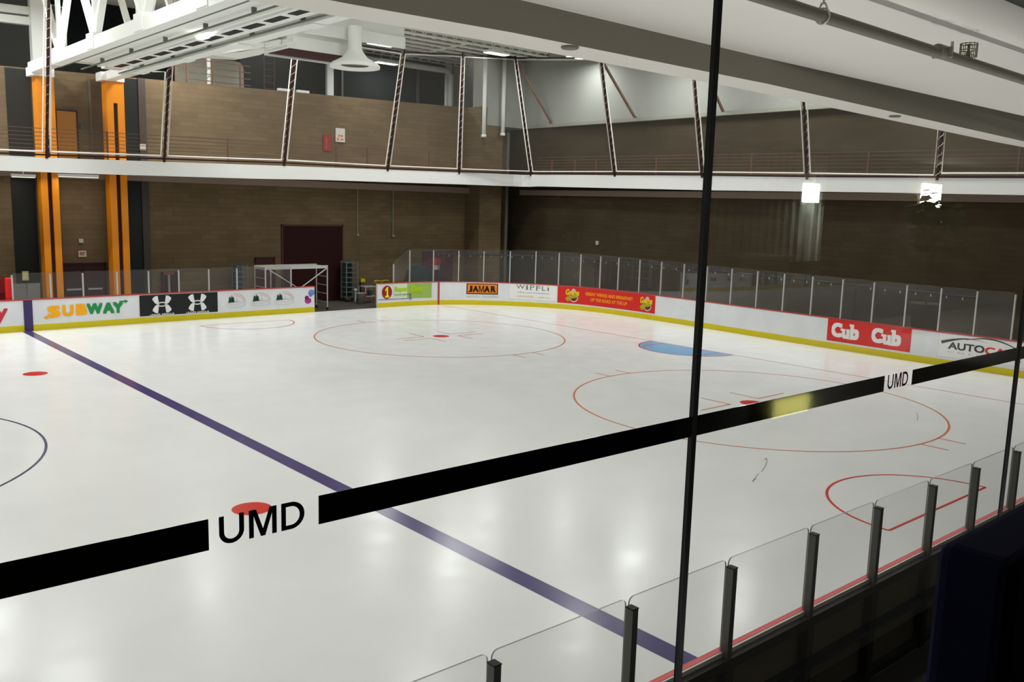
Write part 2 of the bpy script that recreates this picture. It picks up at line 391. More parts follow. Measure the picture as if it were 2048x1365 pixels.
def glyph(c):
    "sturdy sans-serif capitals in the unit square, as polygons"
    if c == 'M': return [[(0, 0), (.17, 0), (.17, .76), (.42, 0), (.58, 0), (.83, .76), (.83, 0), (1, 0), (1, 1), (.74, 1), (.5, .27), (.26, 1), (0, 1)]]
    def ribbon(outer, inner): return [[outer[i], outer[i+1], inner[i+1], inner[i]] for i in range(len(outer)-1)]
    A = [math.pi*k/24 for k in range(25)]
    if c == 'U':
        o = [(0, 1)]+[(.5-.5*math.cos(a), .42-.42*math.sin(a)) for a in A]+[(1, 1)]; i = [(.2, 1)]+[(.5-.3*math.cos(a), .42-.26*math.sin(a)) for a in A]+[(.8, 1)]
        return ribbon(o, i)
    if c == 'D':
        o = [(0, 0), (.42, 0)]+[(.42+.58*math.sin(a), .5-.5*math.cos(a)) for a in A]+[(.42, 1), (0, 1)]
        i = [(.2, .16), (.42, .16)]+[(.42+.37*math.sin(a), .5-.34*math.cos(a)) for a in A]+[(.42, .84), (.2, .84)]
        return ribbon(o, i)+[[(0, 0), (.2, .16), (.2, .84), (0, 1)]]
def put(mb, uv, fs, fn, mt, u0=0, v0=0, u1=1, v1=1):
    mb.add([fn(u0+(u1-u0)*u, v0+(v1-v0)*v) for u, v in uv], fs, mt)
def txt(mb, body, fn, mt, u0, v0, u1, v1, **k):
    L = getattr(fn, 'layer', None); z0 = L[0] if L else 0
    for uv, fs in text_verts(body, **k):
        put(mb, uv, fs, fn, mt, u0, v0, u1, v1)
        if L: L[0] += .0005
    if L: L[0] = z0
def rect(mb, fn, mt, u0, v0, u1, v1, n=24):
    vs = []; fs = []
    for i in range(n+1): u = u0+(u1-u0)*i/n; vs += [fn(u, v0), fn(u, v1)]
    for i in range(n): fs.append((2*i, 2*i+2, 2*i+3, 2*i+1))
    mb.add(vs, fs, mt)
def shape(mb, pts, fn, mt): mb.add([fn(u, v) for u, v in pts], [tuple(range(len(pts)))], mt)
def ell(cu, cv, a, b, n=40, a0=0, a1=2*math.pi): return [(cu+a*math.cos(a0+(a1-a0)*k/n), cv+b*math.sin(a0+(a1-a0)*k/n)) for k in range(n+1)]
def band(mb, pts, w, fn, mt, asp=1.0):
    "curved ribbon in the sign's own (u, v); w may be a list"
    vs = []; fs = []
    for i, p in enumerate(pts):
        a = pts[max(i-1, 0)]; b = pts[min(i+1, len(pts)-1)]; dx, dy = (b[0]-a[0])*asp, b[1]-a[1]; l = math.hypot(dx, dy) or 1
        ww = w[i] if isinstance(w, list) else w
        vs += [fn(p[0]-dy/l*ww/2/asp, p[1]+dx/l*ww/2), fn(p[0]+dy/l*ww/2/asp, p[1]-dx/l*ww/2)]
    for i in range(len(pts)-1): fs.append((2*i, 2*i+1, 2*i+3, 2*i+2))
    mb.add(vs, fs, mt)

def boards(path, name, label, kick=True):
    e = empty(name, (0, 0, 0), **T(label, 'rink boards'))
    m = MB(); path.loft(m, [(0, .0), (0, BH-.035), (-.11, BH-.035), (-.11, 0)], BOARD); child(m, 'board_panel', e, (0,0,0))
    m = MB(); path.loft(m, [(.012, .0), (.012, .215), (.0, .22), (0, 0)], YELLOW); child(m, 'kick_plate', e, (0,0,0), label='yellow kick plate')
    m = MB(); path.loft(m, [(.02, BH-.035), (.02, BH), (-.13, BH), (-.13, BH-.035)], REDCAP); child(m, 'cap_rail', e, (0,0,0), label='red cap rail')
    return e
BFAR = boards(FARW, 'rink_boards', 'white boards of the left long side, green and yellow, black and tree adverts')
BEND = boards(ENDP, 'rink_boards', 'white boards curving round the far right corner with red adverts')

def sign(path, parent, px0, px1, label, draw, h0, h1, z=.014, ya=590, name='advertisement'):
    "flat advert on the boards between two picture columns"
    s0, _ = path.see(px0[0], px0[1]); s1, _ = path.see(px1[0], px1[1]); m = MB()
    asp = (s1-s0)/(h1-h0)
    layer = [z]
    def fn(u, v): return path.P(s0+(s1-s0)*u, layer[0], h0+(h1-h0)*v)
    def up(): layer[0] += .003
    fn.layer = layer
    draw(m, fn, up, asp)
    child(m, name, parent, (0,0,0), label=label); return s0, s1
C = lambda n, c: mat('ink_'+n, c, .45, .3)
SUBY, SUBG = C('amber', (246, 170, 0)), C('green', (30, 136, 72)); INK = C('black', (22, 26, 26)); IW = C('white', (228, 228, 226))
def d_subway(m, fn, up, asp):
    k = dict(bold=.06)
    txt(m, 'S', fn, SUBY, .05, .04, .195, .9, **k); txt(m, 'U', fn, SUBY, .215, .06, .345, .92, **k); txt(m, 'B', fn, SUBY, .37, .08, .5, .94, **k)
    txt(m, 'W', fn, SUBG, .495, .08, .685, .94, **k); txt(m, 'A', fn, SUBG, .685, .08, .825, .94, **k); txt(m, 'Y', fn, SUBG, .805, .08, .935, .94, **k)
    shape(m, [(0, .06), (.045, .2), (.045, .12), (.12, .12), (.12, .0), (.045, .0), (.045, -.1)], fn, SUBY)
    shape(m, [(.89, .9), (.89, 1.02), (.955, 1.02), (.955, 1.12), (1.0, .96), (.955, .8), (.955, .9)], fn, SUBG)
sign(FARW, BFAR, (86, 630), (257, 615), 'white advert with amber and green lettering and arrows', d_subway, .42, .90)
def d_y(m, fn, up, asp): txt(m, 'y', fn, C('rose', (190, 50, 66)), 0, 0, 1, 1, bold=.02)
sign(FARW, BFAR, (-10, 630), (16, 628), 'red lettering on white board panel', d_y, .32, .85)
def d_ua(m, fn, up, asp):
    rect(m, fn, INK, 0, 0, 1, 1); up()
    for cx in (.275, .73):
        g = []
        for sx in (1, -1):
            for sy in (1, -1):
                shape(m, [(cx+sx*.035*1, .56), (cx+sx*.052, .53+sy*.42), (cx+sx*.085, .53+sy*.40), (cx+sx*.118, .53+sy*.3), (cx+sx*.115, .53+sy*.22), (cx+sx*.085, .53+sy*.06), (cx+sx*.06, .53)][:: (1 if sx*sy > 0 else -1)], fn, IW)
        band(m, ell(cx, .53, .052, .09), .05, fn, IW, asp)
        txt(m, 'UNDER ARMOUR', fn, IW, cx-.15, -.005, cx+.155, .085, bold=.02)
sign(FARW, BFAR, (279, 612), (435, 602), 'black advert with two white emblems and small white lettering', d_ua, .27, 1.07)
PINE = C('pine', (24, 60, 46)); LG = C('pale_grey', (196, 198, 198)); PK = C('pale_pink', (214, 178, 170))
def d_tree(m, fn, up, asp):
    for cx, h in ((.16, .75), (.25, .95), (.31, .7)):
        shape(m, [(cx-.09, .42), (cx-.04, .62), (cx-.06, .62), (cx-.015, .78), (cx, h), (cx+.015, .78), (cx+.05, .62), (cx+.035, .62), (cx+.08, .42)][::-1], fn, PINE)
    band(m, ell(.45, .28, .45, .17), .03, fn, LG, asp); band(m, ell(.42, .36, .3, .09), .02, fn, LG, asp)
    band(m, ell(.42, .3, .5, .62, a0=math.pi*.08, a1=math.pi*.55), .05, fn, PK, asp); band(m, ell(.42, .3, .42, .5, a0=math.pi*.08, a1=math.pi*.5), .03, fn, PK, asp)
    shape(m, [(.46, .45), (.5, .7), (.53, .45)][::-1], fn, LG)
for a, b in ((453, 495), (502, 545), (549, 592)):
    sign(FARW, BFAR, (a, 600), (b, 600), 'white advert with dark pine trees beside an arc', d_tree, .33, 1.0)
def d_blob(m, fn, up, asp):
    shape(m, ell(.72, .78, .3, .2), fn, C('periwinkle', (122, 132, 200))); shape(m, ell(.62, .62, .14, .12), fn, C('periwinkle', (122, 132, 200)))
    shape(m, ell(.4, .25, .3, .2), fn, C('magenta', (168, 52, 136))); shape(m, ell(.28, .45, .18, .14), fn, C('plum', (120, 30, 80)))
sign(FARW, BFAR, (607, 597), (629, 595), 'blue and magenta picture at the end of the boards', d_blob, .35, 1.0)
def d_fill(mt):
    return lambda m, fn, up, asp: rect(m, fn, mt, 0, 0, 1, 1)
sign(FARW, BFAR, (48, 640), (66, 640), 'purple-blue line continued up the boards', d_fill(BLUEB), 0.0, 1.094, z=.017, name='blue_line_marking')
GRN = C('lime', (150, 180, 84)); YEL = C('sun', (224, 222, 20))
def d_super(m, fn, up, asp):
    rect(m, fn, C('mint', (206, 220, 186)), .3, .08, .55, .98); rect(m, fn, GRN, .55, .08, 1, 1.0); up()
    shape(m, ell(.165, .52, .095, .4), fn, C('oxblood', (146, 22, 14))); up()
    shape(m, [(.125+.085*u, .2+.65*v) for u, v in ((.05, 0), (.95, 0), (.95, .18), (.72, .18), (.72, 1), (.46, 1), (.05, .74), (.05, .56), (.36, .7), (.36, .18), (.05, .18))], fn, YEL)
    LIM = C('acid', (168, 200, 10))
    txt(m, 'Super', fn, LIM, .31, .45, .56, .82, bold=.05); txt(m, 'One', fn, LIM, .62, .5, .83, .86, bold=.05)
    txt(m, 'FOODS', fn, LIM, .64, .34, .82, .46, bold=.03); txt(m, 'SOUND SERVICE', fn, C('grey_green', (120, 130, 90)), .31, .28, .6, .38, bold=.01)
sign(ENDP, BEND, (756, 590), (863, 590), 'white and green advert with a red disc and yellow numeral', d_super, .30, 1.07)
def d_blue(m, fn, up, asp): rect(m, fn, C('steel_blue', (120, 124, 190)), 0, 0, 1, .25); rect(m, fn, C('steel_blue', (120, 124, 190)), .95, -.3, 1.02, 1.6)
sign(ENDP, BEND, (756, 602), (822, 600), 'blue edge strip of the gate panel', d_blue, .345, .50)
sign(ENDP, BEND, (875, 590), (879, 590), 'red goal line continued up the boards', d_fill(REDCAP), 0.0, 1.09, z=.017, name='goal_line_marking')
def d_jamar(m, fn, up, asp):
    rect(m, fn, INK, 0, 0, 1, 1); up(); rect(m, fn, C('orange', (232, 128, 20)), .03, .08, .97, .93); up()
    
    for c_, a_, b_ in (('J', .06, .19), ('A', .2, .38), ('A', .56, .74), ('R', .77, .93)): txt(m, c_, fn, INK, a_, .2, b_, .8, bold=.05)
    for g in glyph('M'): shape(m, [(lerp(.39, .56, u), lerp(.2, .8, v)) for u, v in g], fn, INK); rect(m, fn, INK, .05, .115, .95, .13)
sign(ENDP, BEND, (933, 577), (996, 577), 'orange advert with black border and bold black lettering', d_jamar, .52, 1.04)
def d_small(m, fn, up, asp): txt(m, 'CONTRACTING   HVAC SERVICE', fn, LG if False else C('mid_grey', (160, 160, 154)), 0, 0, 1, 1)
def d_wip(m, fn, up, asp):
    rect(m, fn, IW, 0, 0, 1, 1); up(); OL = C('olive', (96, 102, 78)); GR = C('mid_grey', (160, 160, 154))
    txt(m, 'W', fn, OL, .15, .7, .32, .98); txt(m, 'I', fn, OL, .355, .68, .385, .96); txt(m, 'P', fn, OL, .435, .68, .52, .97); txt(m, 'F', fn, OL, .56, .66, .65, .96)
    txt(m, 'L', fn, OL, .68, .65, .76, .95); rect(m, fn, OL, .80, .65, .825, .87); shape(m, ell(.812, .93, .017, .05), fn, YEL)
    for v in (.655,): rect(m, fn, OL, .34, v, .4, v+.02); rect(m, fn, OL, .425, v, .48, v+.02); rect(m, fn, OL, .55, v-.02, .61, v)
    txt(m, 'CPAs and Consultants', fn, GR, .18, .42, .84, .52, bold=.005)
    AM = C('straw', (224, 190, 116)); txt(m, '218.722.4705', fn, AM, .15, .15, .5, .27, bold=.02); txt(m, 'wipfli.com', fn, AM, .6, .12, .85, .24, bold=.02)
sign(ENDP, BEND, (1018, 588), (1114, 590), 'white advert with spaced grey serif lettering and pale orange line', d_wip, .34, 1.07)
RED = C('red', (206, 34, 28)); GOLD = C('gold', (232, 140, 10))
def d_wings(m, fn, up, asp):
    rect(m, fn, RED, 0, 0, 1, 1, 40); up()
    txt(m, 'GREAT WINGS AND BREAKFAST', fn, GOLD, .265, .56, .765, .76, bold=.045); txt(m, 'UP THE ROAD AT THE UP', fn, GOLD, .32, .24, .705, .44, bold=.045)
    for cx in (.13, .90):
        band(m, ell(cx+.022, .42, .04, .3), .06, fn, C('silver', (196, 186, 184)), asp); shape(m, ell(cx+.022, .42, .034, .25), fn, C('umber', (110, 40, 20))); up()
        shape(m, ell(cx+.02, .78, .02, .12), fn, C('silver', (196, 186, 184))); up()
        shape(m, [(cx-.06, .28), (cx-.03, .45), (cx+.07, .55), (cx+.065, .4), (cx, .3), (cx-.03, .1)][::-1], fn, C('khaki', (168, 156, 24))); up()
        txt(m, 'Grama', fn, C('yolk', (230, 190, 20)), cx-.055, .5, cx+.075, .86, bold=.04, shear=.2)
s0, s1 = sign(ENDP, BEND, (1115, 600), (1310.5, 610), 'long red advert reading GREAT WINGS AND BREAKFAST between two emblems', d_wings, .29, 1.085)
def d_jam2(m, fn, up, asp): txt(m, 'ELECTRICAL', fn, C('mid_grey', (160, 160, 154)), 0, 0, .42, 1); txt(m, 'HVAC ROOFING', fn, C('mid_grey', (160, 160, 154)), .5, 0, 1, 1)
sign(ENDP, BEND, (933, 595), (996, 595), 'small grey lettering under the orange advert', d_jam2, .37, .44)
def d_cub(m, fn, up, asp):
    rect(m, fn, RED, 0, 0, 1, 1); up()
    for u in (.055, .55):
        txt(m, 'C', fn, IW, u, .2, u+.135, .86, bold=.06); txt(m, 'u', fn, IW, u+.135, .18, u+.23, .62, bold=.06); txt(m, 'b', fn, IW, u+.235, .18, u+.345, .86, bold=.06)
        for du, dv, dw in ((.115, .52, .05), (.185, .52, .04), (.205, .17, .04), (.222, .76, .05), (.222, .17, .04)): rect(m, fn, IW, u+du, dv, u+du+dw, dv+.1, 1)
sign(ENDP, BEND, (1655, 660), (1822, 680), 'red advert with the same white name twice', d_cub, .29, 1.09)
def d_auto(m, fn, up, asp):
    rect(m, fn, IW, 0, 0, 1, 1); up(); DG = C('charcoal', (44, 46, 52))
    txt(m, 'AUTO', fn, DG, .1, .36, .5, .68, bold=.03); txt(m, 'CARE', fn, C('signal_red', (214, 52, 40)), .505, .34, .9, .66, bold=.03)
    P = [(.02+.5*t, .62+.28*math.sin(t*math.pi*.75)) for t in [k/24 for k in range(25)]]
    band(m, P, [.14*(1-k/24)**1.5+.005 for k in range(25)], fn, DG, asp)
    P = [(.28+.66*t, .84+.2*math.sin((t*1.05)*math.pi)-.25*t*t) for t in [k/24 for k in range(25)]]
    band(m, P, [.05*math.sin(math.pi*(k+1)/26)+.004 for k in range(25)], fn, DG, asp)
    txt(m, 'C O L L I S I O N', fn, C('mid_grey', (160, 160, 154)), .1, .2, .9, .27)
sign(ENDP, BEND, (1878, 700), (2062, 725), 'white advert with a dark car outline over dark and red lettering', d_auto, .32, 1.07)

# ------------------------------------------------------------------ posts and glass on the far boards
def far_glass(path, parent, posts, tops, extra=.06, w=.045):
    "posts: picture columns at the cap rail; tops: height of each post"
    ss = []
    for (x, y), zt_ in zip(posts, tops):
        s, _ = path.see(x, y); ss.append(s)
        m = MB(); p, d, n = path.at(s)
        a = path.P(s, -.05, BH); b = path.P(s, -.05, zt_)
        m.bar(a, b, w, .06, ALU, up=(n.x, n.y, 0)); child(m, 'glass_post', parent, (0,0,0))
    for i in range(len(ss)-1):
        m = MB(); q0, q1 = ss[i]+.02, ss[i+1]-.02; n = 4; z0, z1 = tops[i]+extra, tops[i+1]+extra
        if abs(z0-z1) < .25: z0 = z1 = min(z0, z1) if abs(z0-z1) < .02 else z0; z1 = tops[i+1]+extra
        vs = []
        for k in range(n+1):
            t = k/n; q = lerp(q0, q1, t); z = lerp(z0, z1, t)
            vs += [path.P(q, -.044, BH), path.P(q, -.044, z), path.P(q, -.056, z), path.P(q, -.056, BH)]
        fs = []; 
        for k in range(n):
            o = 4*k; fs += [(o, o+4, o+5, o+1), (o+3, o+2, o+6, o+7)]
        m.add(vs, fs, FARGLASS); m.add(vs, [(4*k+1, 4*k+5, 4*k+6, 4*k+2) for k in range(n)], GEDGE); child(m, 'glass_panel', parent, (0,0,0))
    return ss
far_posts = [(27, 603), (103, 599), (168, 596), (236, 592), (299, 588), (359, 584), (419, 581), (475, 578), (532, 575), (583, 573)]
ptop = []
for x, y in ((25, 554), (100, 552), (166, 548), (234, 545), (297, 543), (358, 541), (418, 539), (474, 537), (531, 534), (583, 531)):
    ptop.append(FARW.see(x, y)[1])
ptop = [sum(ptop)/len(ptop)]*len(ptop)
far_glass(FARW, BFAR, far_posts, ptop)
end_posts = [(788, 565), (820, 563), (867, 561), (917, 560), (967, 561), (1019, 563), (1070, 566), (1116, 570), (1159, 574), (1198, 578), (1234, 581), (1276, 586),
             (1319, 591), (1364, 596), (1410, 600), (1459, 607), (1510, 614), (1563, 622), (1619, 630), (1679, 638), (1741, 646), (1806, 655), (1874, 664), (1945, 673), (2020, 683)]
zs = [ENDP.see(x, y)[1] for x, y in ((868, 501), (967, 503), (1071, 503), (1201, 513), (1321, 524), (1513, 543), (1683, 559), (1880, 577))]
zc = sum(zs)/len(zs); print('end post tops', zs, 'far', ptop[0])
def zend(x):
    pts = list(zip((868, 967, 1071, 1201, 1321, 1513, 1683, 1880), zs))
    if x <= 868: return zs[0]
    for (a, za), (b, zb) in zip(pts, pts[1:]):
        if x <= b: return lerp(za, zb, (x-a)/(b-a))
    return zs[-1]
etops = [ENDP.see(788, 529)[1]] + [zend(x) for x, y in end_posts[1:]]
far_glass(ENDP, BEND, end_posts, etops)

# near boards with their dark posts and clear panels
BN = empty('rink_boards', (0, 0, 0), **T('near boards seen from behind, brown panels in black framing', 'rink boards'))
m = MB(); NEARP.loft(m, [(0, 0), (0, BH-.04), (-.02, BH-.04), (-.02, 0)], PLY, step=1); child(m, 'board_panel', BN, (0,0,0), label='brown back of the board panels')
m = MB(); NEARP.loft(m, [(.02, BH-.04), (.02, BH), (-.035, BH), (-.035, BH-.04)], mat('near_cap_red', (214, 92, 92), .5, .3), step=1); child(m, 'cap_rail', BN, (0,0,0), label='pinkish red cap rail')
m = MB(); NEARP.loft(m, [(-.035, BH-.045), (-.035, BH-.003), (-.055, BH-.003), (-.055, BH-.045)], ALU, step=1); child(m, 'glass_channel', BN, (0,0,0))
m = MB()
for z0, z1, o in ((BH-.14, BH-.045, -.12), (.52, .59, -.1), (.0, .08, -.1)): NEARP.loft(m, [(-.02, z0), (-.02, z1), (o, z1), (o, z0)], STEELB, step=1)
child(m, 'frame_rail', BN, (0,0,0))
tops_px = [(975, 1326), (1250, 1220), (1450, 1135), (1615, 1068), (1745, 1014), (1855, 967), (1942, 930), (2024, 898)]
ns = [NEARP.see(x, y)[0] for x, y in tops_px]
ns = [ns[0]+2*(ns[0]-ns[1]), ns[0]+(ns[0]-ns[1])] + ns + [ns[-1]-1.38*k for k in (1, 2, 3)]
pt_z = sum(NEARP.see(x, y)[1] for x, y in tops_px)/8
gz = sum(NEARP.see(x, y)[1] for x, y in ((1238, 1207), (1440, 1124), (1610, 1057), (1740, 1001), (1850, 956)))/5
print('near post top', pt_z, 'glass', gz)
for s in ns:
    p, d, n = NEARP.at(s); a = NEARP.P(s, -.07, BH-.22); b = NEARP.P(s, -.07, pt_z)
    m = MB(); m.bar(a, b, .062, .075, ALUD, up=(n.x, n.y, 0)); m.bar(b-Vector((0,0,.0)), b+Vector((0,0,.012)), .068, .08, STEELB, up=(n.x, n.y, 0))
    child(m, 'glass_post', BN, (0,0,0), bevel=.004)
    m = MB(); a = NEARP.P(s, -.075, 0); b = NEARP.P(s, -.075, BH-.1); m.bar(a, b, .11, .09, STEELB, up=(n.x, n.y, 0)); child(m, 'frame_stud', BN, (0,0,0))
ns2 = sorted(ns)
for a, b in zip(ns2, ns2[1:]):
    q0, q1 = a+.018, b-.018; r = .05; pts = [(q0, BH), (q0, gz-r)]+[(q0+r-r*math.cos(t), gz-r+r*math.sin(t)) for t in (.4, .8, 1.2)]+[(q0+r, gz), (q1-r, gz)]+[(q1-r+r*math.sin(t), gz-r+r*math.cos(t)) for t in (.4, .8, 1.2)]+[(q1, gz-r), (q1, BH)]
    A = [NEARP.P(q, -.012, z) for q, z in pts]; B = [NEARP.P(q, -.026, z) for q, z in pts]; n = len(pts)
    m = MB(); m.add(A+B, [tuple(range(n)), tuple(range(n, 2*n))[::-1]], RINKGLASS); m.add(A+B, [(i, i+1, n+i+1, n+i) for i in range(n-1)], GEDGE)
    child(m, 'glass_panel', BN, (0,0,0))

# ------------------------------------------------------------------ running track over the boards: fascia and deck
def xz(px, yt, yb, ax, c):
    a = at(px, yt, ax, c); b = at(px, yb, ax, c); return a, b
FY, FX = 16.3, 12.3
rows = []
for px, yt, yb in ((-40, 310.5, 340), (0, 312.5, 341.5), (250, 321, 350), (512, 330, 357.7), (640, 334.6, 360), (780, 339.7, 364.7), (918, 344.5, 368.9)):
    a, b = xz(px, yt, yb, 1, FY); rows.append((a.x, a.y, a.z, b.z))
last = rows[-1]
erow = []
for px, yt, yb in ((1075, 348.5, 373), (1240, 351, 376.8), (1430, 351.4, 381), (1750, 353.5, 385), (2048, 355.6, 390.5), (2250, 357, 394)):
    a, b = xz(px, yt, yb, 0, FX); erow.append((a.x, a.y, a.z, b.z))
cz, cb = (last[2]+erow[0][2])/2, (last[3]+erow[0][3])/2
rows = [(WX0, FY, rows[0][2], rows[0][3])] + rows + [(11.6, FY, cz, cb), (12.05, 16.15, cz, cb), (12.25, 15.8, cz, cb)] + erow + [(FX, -15.7, erow[-1][2], erow[-1][3])]
FP = Path([(r[0], r[1]) for r in rows], .5)
m = MB(); n = len(rows); vs = []; fs = []
for i, r in enumerate(rows):
    a = Vector(rows[max(i-1, 0)][:2]); b = Vector(rows[min(i+1, n-1)][:2]); d = (b-a).normalized(); nx, ny = -d.y*.22, d.x*.22
    vs += [(r[0], r[1], r[3]), (r[0], r[1], r[2]), (r[0]+nx, r[1]+ny, r[2]), (r[0]+nx, r[1]+ny, r[3])]
for i in range(n-1):
    for j in range(4): fs.append((4*i+j, 4*i+4+j, 4*i+4+(j+1) % 4, 4*i+(j+1) % 4))
m.add(vs, fs, FASCIA); m.build('trim_3', **S)
m = MB()
out = [(r[0], r[1]) for r in rows]; dk = [(x, y) for x, y in out if y > 15.5 and x < 11.7]
m.prism([(WX0, 16.4, 5.78), (12.0, 16.4, 5.98), (13.7, 16.4, 5.98), (13.7, 19.1, 5.98), (WX0, 19.1, 5.78)], (0, 0, .2), CEILW)
m.prism([(12.45, 16.4, 5.98), (12.45, -16, 5.78), (13.7, -16, 5.78), (13.7, 16.4, 5.98)], (0, 0, .2), CEILW)
m.build('floor_running_track', **S)
# ledger under the deck against the walls
m = MB(); m.box((WX0, 18.75, 5.42), (10.6, 19.1, 5.72), mat('ledger_paint', (140, 122, 108), .7, .2)); m.box((13.4, -16, 5.42), (13.7, 17.85, 5.7), MATS['ledger_paint'])
m.build('trim_4', **S)

# ------------------------------------------------------------------ leaning net posts, nets and braces above the fascia
far_b = [((-14.6, 16.3), None)]
bases = [Vector((-15.6, 16.3, 6.12))] + [at(x, y, 1, FY) for x, y in ((93, 310), (328, 318), (568, 326), (775, 337), (918, 343))] + [at(x, y, 0, FX) for x, y in ((1063, 348), (1230, 348), (1405, 350), (1615, 353), (1875, 354))] + [Vector((12.3, -10.6, 6.2))]
tips = []
for i, b in enumerate(bases):
    h = 11.45-b.z
    if i <= 4: tips.append(b+Vector((0, -.245*h, h)))
    elif i == 5: tips.append(at(926, 112, 1, 15.25))
    else:
        if i == 6: tips.append(at(1031, 118, 1, b.y))
        elif i == 7: tips.append(at(1202, 118, 1, b.y))
        elif i == 8:  tips.append(b+Vector((-.235*5.4, 0, 5.4)))
        else: tips.append(b+Vector((-.235*5.6 if i < 10 else -.02, 0, 5.6 if i < 10 else 2.6)))
names = ['beyond the left edge', 'between the two orange columns and left edge', 'right of the second orange column', 'left of the round ceiling diffuser', 'right of the red and white wall signs', 'just left of the far corner',
         'first on the end wall side', 'second on the end wall side', 'just left of the window joint', 'first right of the window joint', 'second right of the window joint', 'out at the right']
names[1] = 'in front of the left orange column'; names[2] = 'just right of the second orange column'; names[3] = 'left of the red wall sign'
for i, (b, t) in enumerate(zip(bases, tips)):
    e = empty('net_post', b, **T('dark brown leaning net post with white lacing, '+names[i], 'post', None))
    d = (t-b).normalized(); side = Vector((1, 0, 0)) if b.y > 16 else Vector((0, 1, 0))
    m = MB(); b2 = b-Vector((0, 0, .12)); m.bar(b2, t+d*.15, .085, .085, BROWNP, up=tuple(side)); child(m, 'pole', e, b)
    m = MB(); L = (t-b).length; k = 0
    q2 = d.cross(side).normalized(); pts = []
    while k*.04 < L: ang = k*.04/.32*2*math.pi; pts.append(b+d*k*.04+side*.075*math.cos(ang)+q2*.06*math.sin(ang)); k += 1
    m.tube(pts, .007, ROPE, n=5)
    m2 = child(m, 'lacing', e, b, label='white cord lacing')
    if i >= 6:
        bot = [at(1122, 247, 1, b.y), at(1273, 238, 1, b.y), at(1450, 228, 1, b.y), at(1665, 214, 1, b.y)][i-6] if i < 10 else None
        if bot is not None and i != 9:
            bot = bot + (Vector((13.57, 0, 0))-Vector((bot.x, 0, 0)))
            m = MB(); m.bar(t, bot, .09, .09, BRACE); m.box(bot-Vector((.04, .08, .1)), bot+Vector((0.0, .08, .1)), BRACE); child(m, 'brace', e, b, label='brown steel brace back to the wall')
        elif bot is not None:
            bot = Vector((13.57, b.y, 9.3)); m = MB(); m.bar(t, bot, .09, .09, BRACE); child(m, 'brace', e, b, label='brown steel brace back to the wall')
def net(i, label, poly=None):
    b0, b1, t0, t1 = bases[i], bases[i+1], tips[i], tips[i+1]
    w = (b1-b0).length; du = .13/w; dv = .12/(t0-b0).length
    f = lambda u, v: lerp(lerp(b0, b1, u), lerp(t0, t1, u), v)
    if poly is None: P = [f(du, dv), f(1-du, dv), f(1-du, 1-dv*.3), f(du, 1-dv*.3)]
    else: P = poly(f, du, dv, b0, b1, t0)
    e = empty('safety_net', b0, **T(label, 'safety net'))
    m = MB(); m.add(P, [tuple(range(len(P)))], NETM); child(m, 'mesh_sheet', e, b0, label='fine grey netting')
    m = MB(); m.tube(P+[P[0], P[1]], .034, ROPE, n=6, cap=False); child(m, 'border_rope', e, b0, label='white border rope')
    m = MB(); z = Vector((0, 0, .0)); m.bar(b0+z, b1+z, .06, .06, BROWNP); child(m, 'rail', e, b0, label='dark brown rail')
    if poly is None: m = MB(); m.bar(P[3]+Vector((0,0,.09)), P[2]+Vector((0,0,.09)), .05, .05, BROWNP); child(m, 'rail', e, b0, label='dark brown rail')
def polyB(f, du, dv, b0, b1, t0):
    n = (b1-b0).cross(t0-b0)
    q = [atp(x, y, b0, n) for x, y in ((131, 16), (133, 122), (308, 143))]
    return [f(du, dv), f(1-du, dv), f(1-du, .62), q[2], q[1], q[0], atp(101, 9, b0, n)]
nl = ['safety net at the left edge above the white fascia', 'notched safety net between the orange columns below the white trusses', 'safety net left of the red wall sign, under the trusses', 'safety net in front of the red and white wall signs',
      'safety net left of the far corner', 'narrow safety net across the far corner', 'first safety net on the end wall side, with brown braces behind', 'second safety net on the end wall side, left of the window joint',
      'safety net just right of the black window joint', 'wide safety net above the two reflected lamps', 'safety net at the right edge above the fascia']
for i in range(11): net(i, nl[i], polyB if i == 1 else None)

# track railing behind the nets
def railing(pts, posts, label, h=1.05, nr=7):
    e = empty('railing', pts[0], **T(label, 'railing'))
    m = MB()
    for k in range(nr):
        z = .2+k*(h-.2)/(nr-1)
        for a, b in zip(pts, pts[1:]): m.bar(a+Vector((0,0,z)), b+Vector((0,0,z)), .02, .022, BROWNR)
    child(m, 'rails', e, pts[0])
    for p in posts:
        m = MB(); m.bar(p, p+Vector((0, 0, h+.05)), .06, .06, BROWNR); child(m, 'rail_post', e, pts[0])
RY = 16.6
pp = [at(x, 316+x*.03, 1, RY) for x in (216, 456, 672)]
railing([Vector((-16, RY, 6.05)), Vector((pp[0].x, RY, 6.1)), Vector((11.2, RY, 6.33))], [Vector((p.x, RY, 6.05+(p.x+12)*.012)) for p in pp]+[Vector((2.9, RY, 6.2)), Vector((6.4, RY, 6.25))], 'brown track railing along the far side behind the nets')
RX = 12.6
pe = [at(x, 345, 0, RX) for x in (1104, 1150, 1192, 1312, 1502, 1735, 2035)]
railing([Vector((RX, 15.6, 6.3)), Vector((RX, -12, 6.05))], [Vector((RX, p.y, 6.1)) for p in pe], 'brown track railing along the end wall behind the nets')

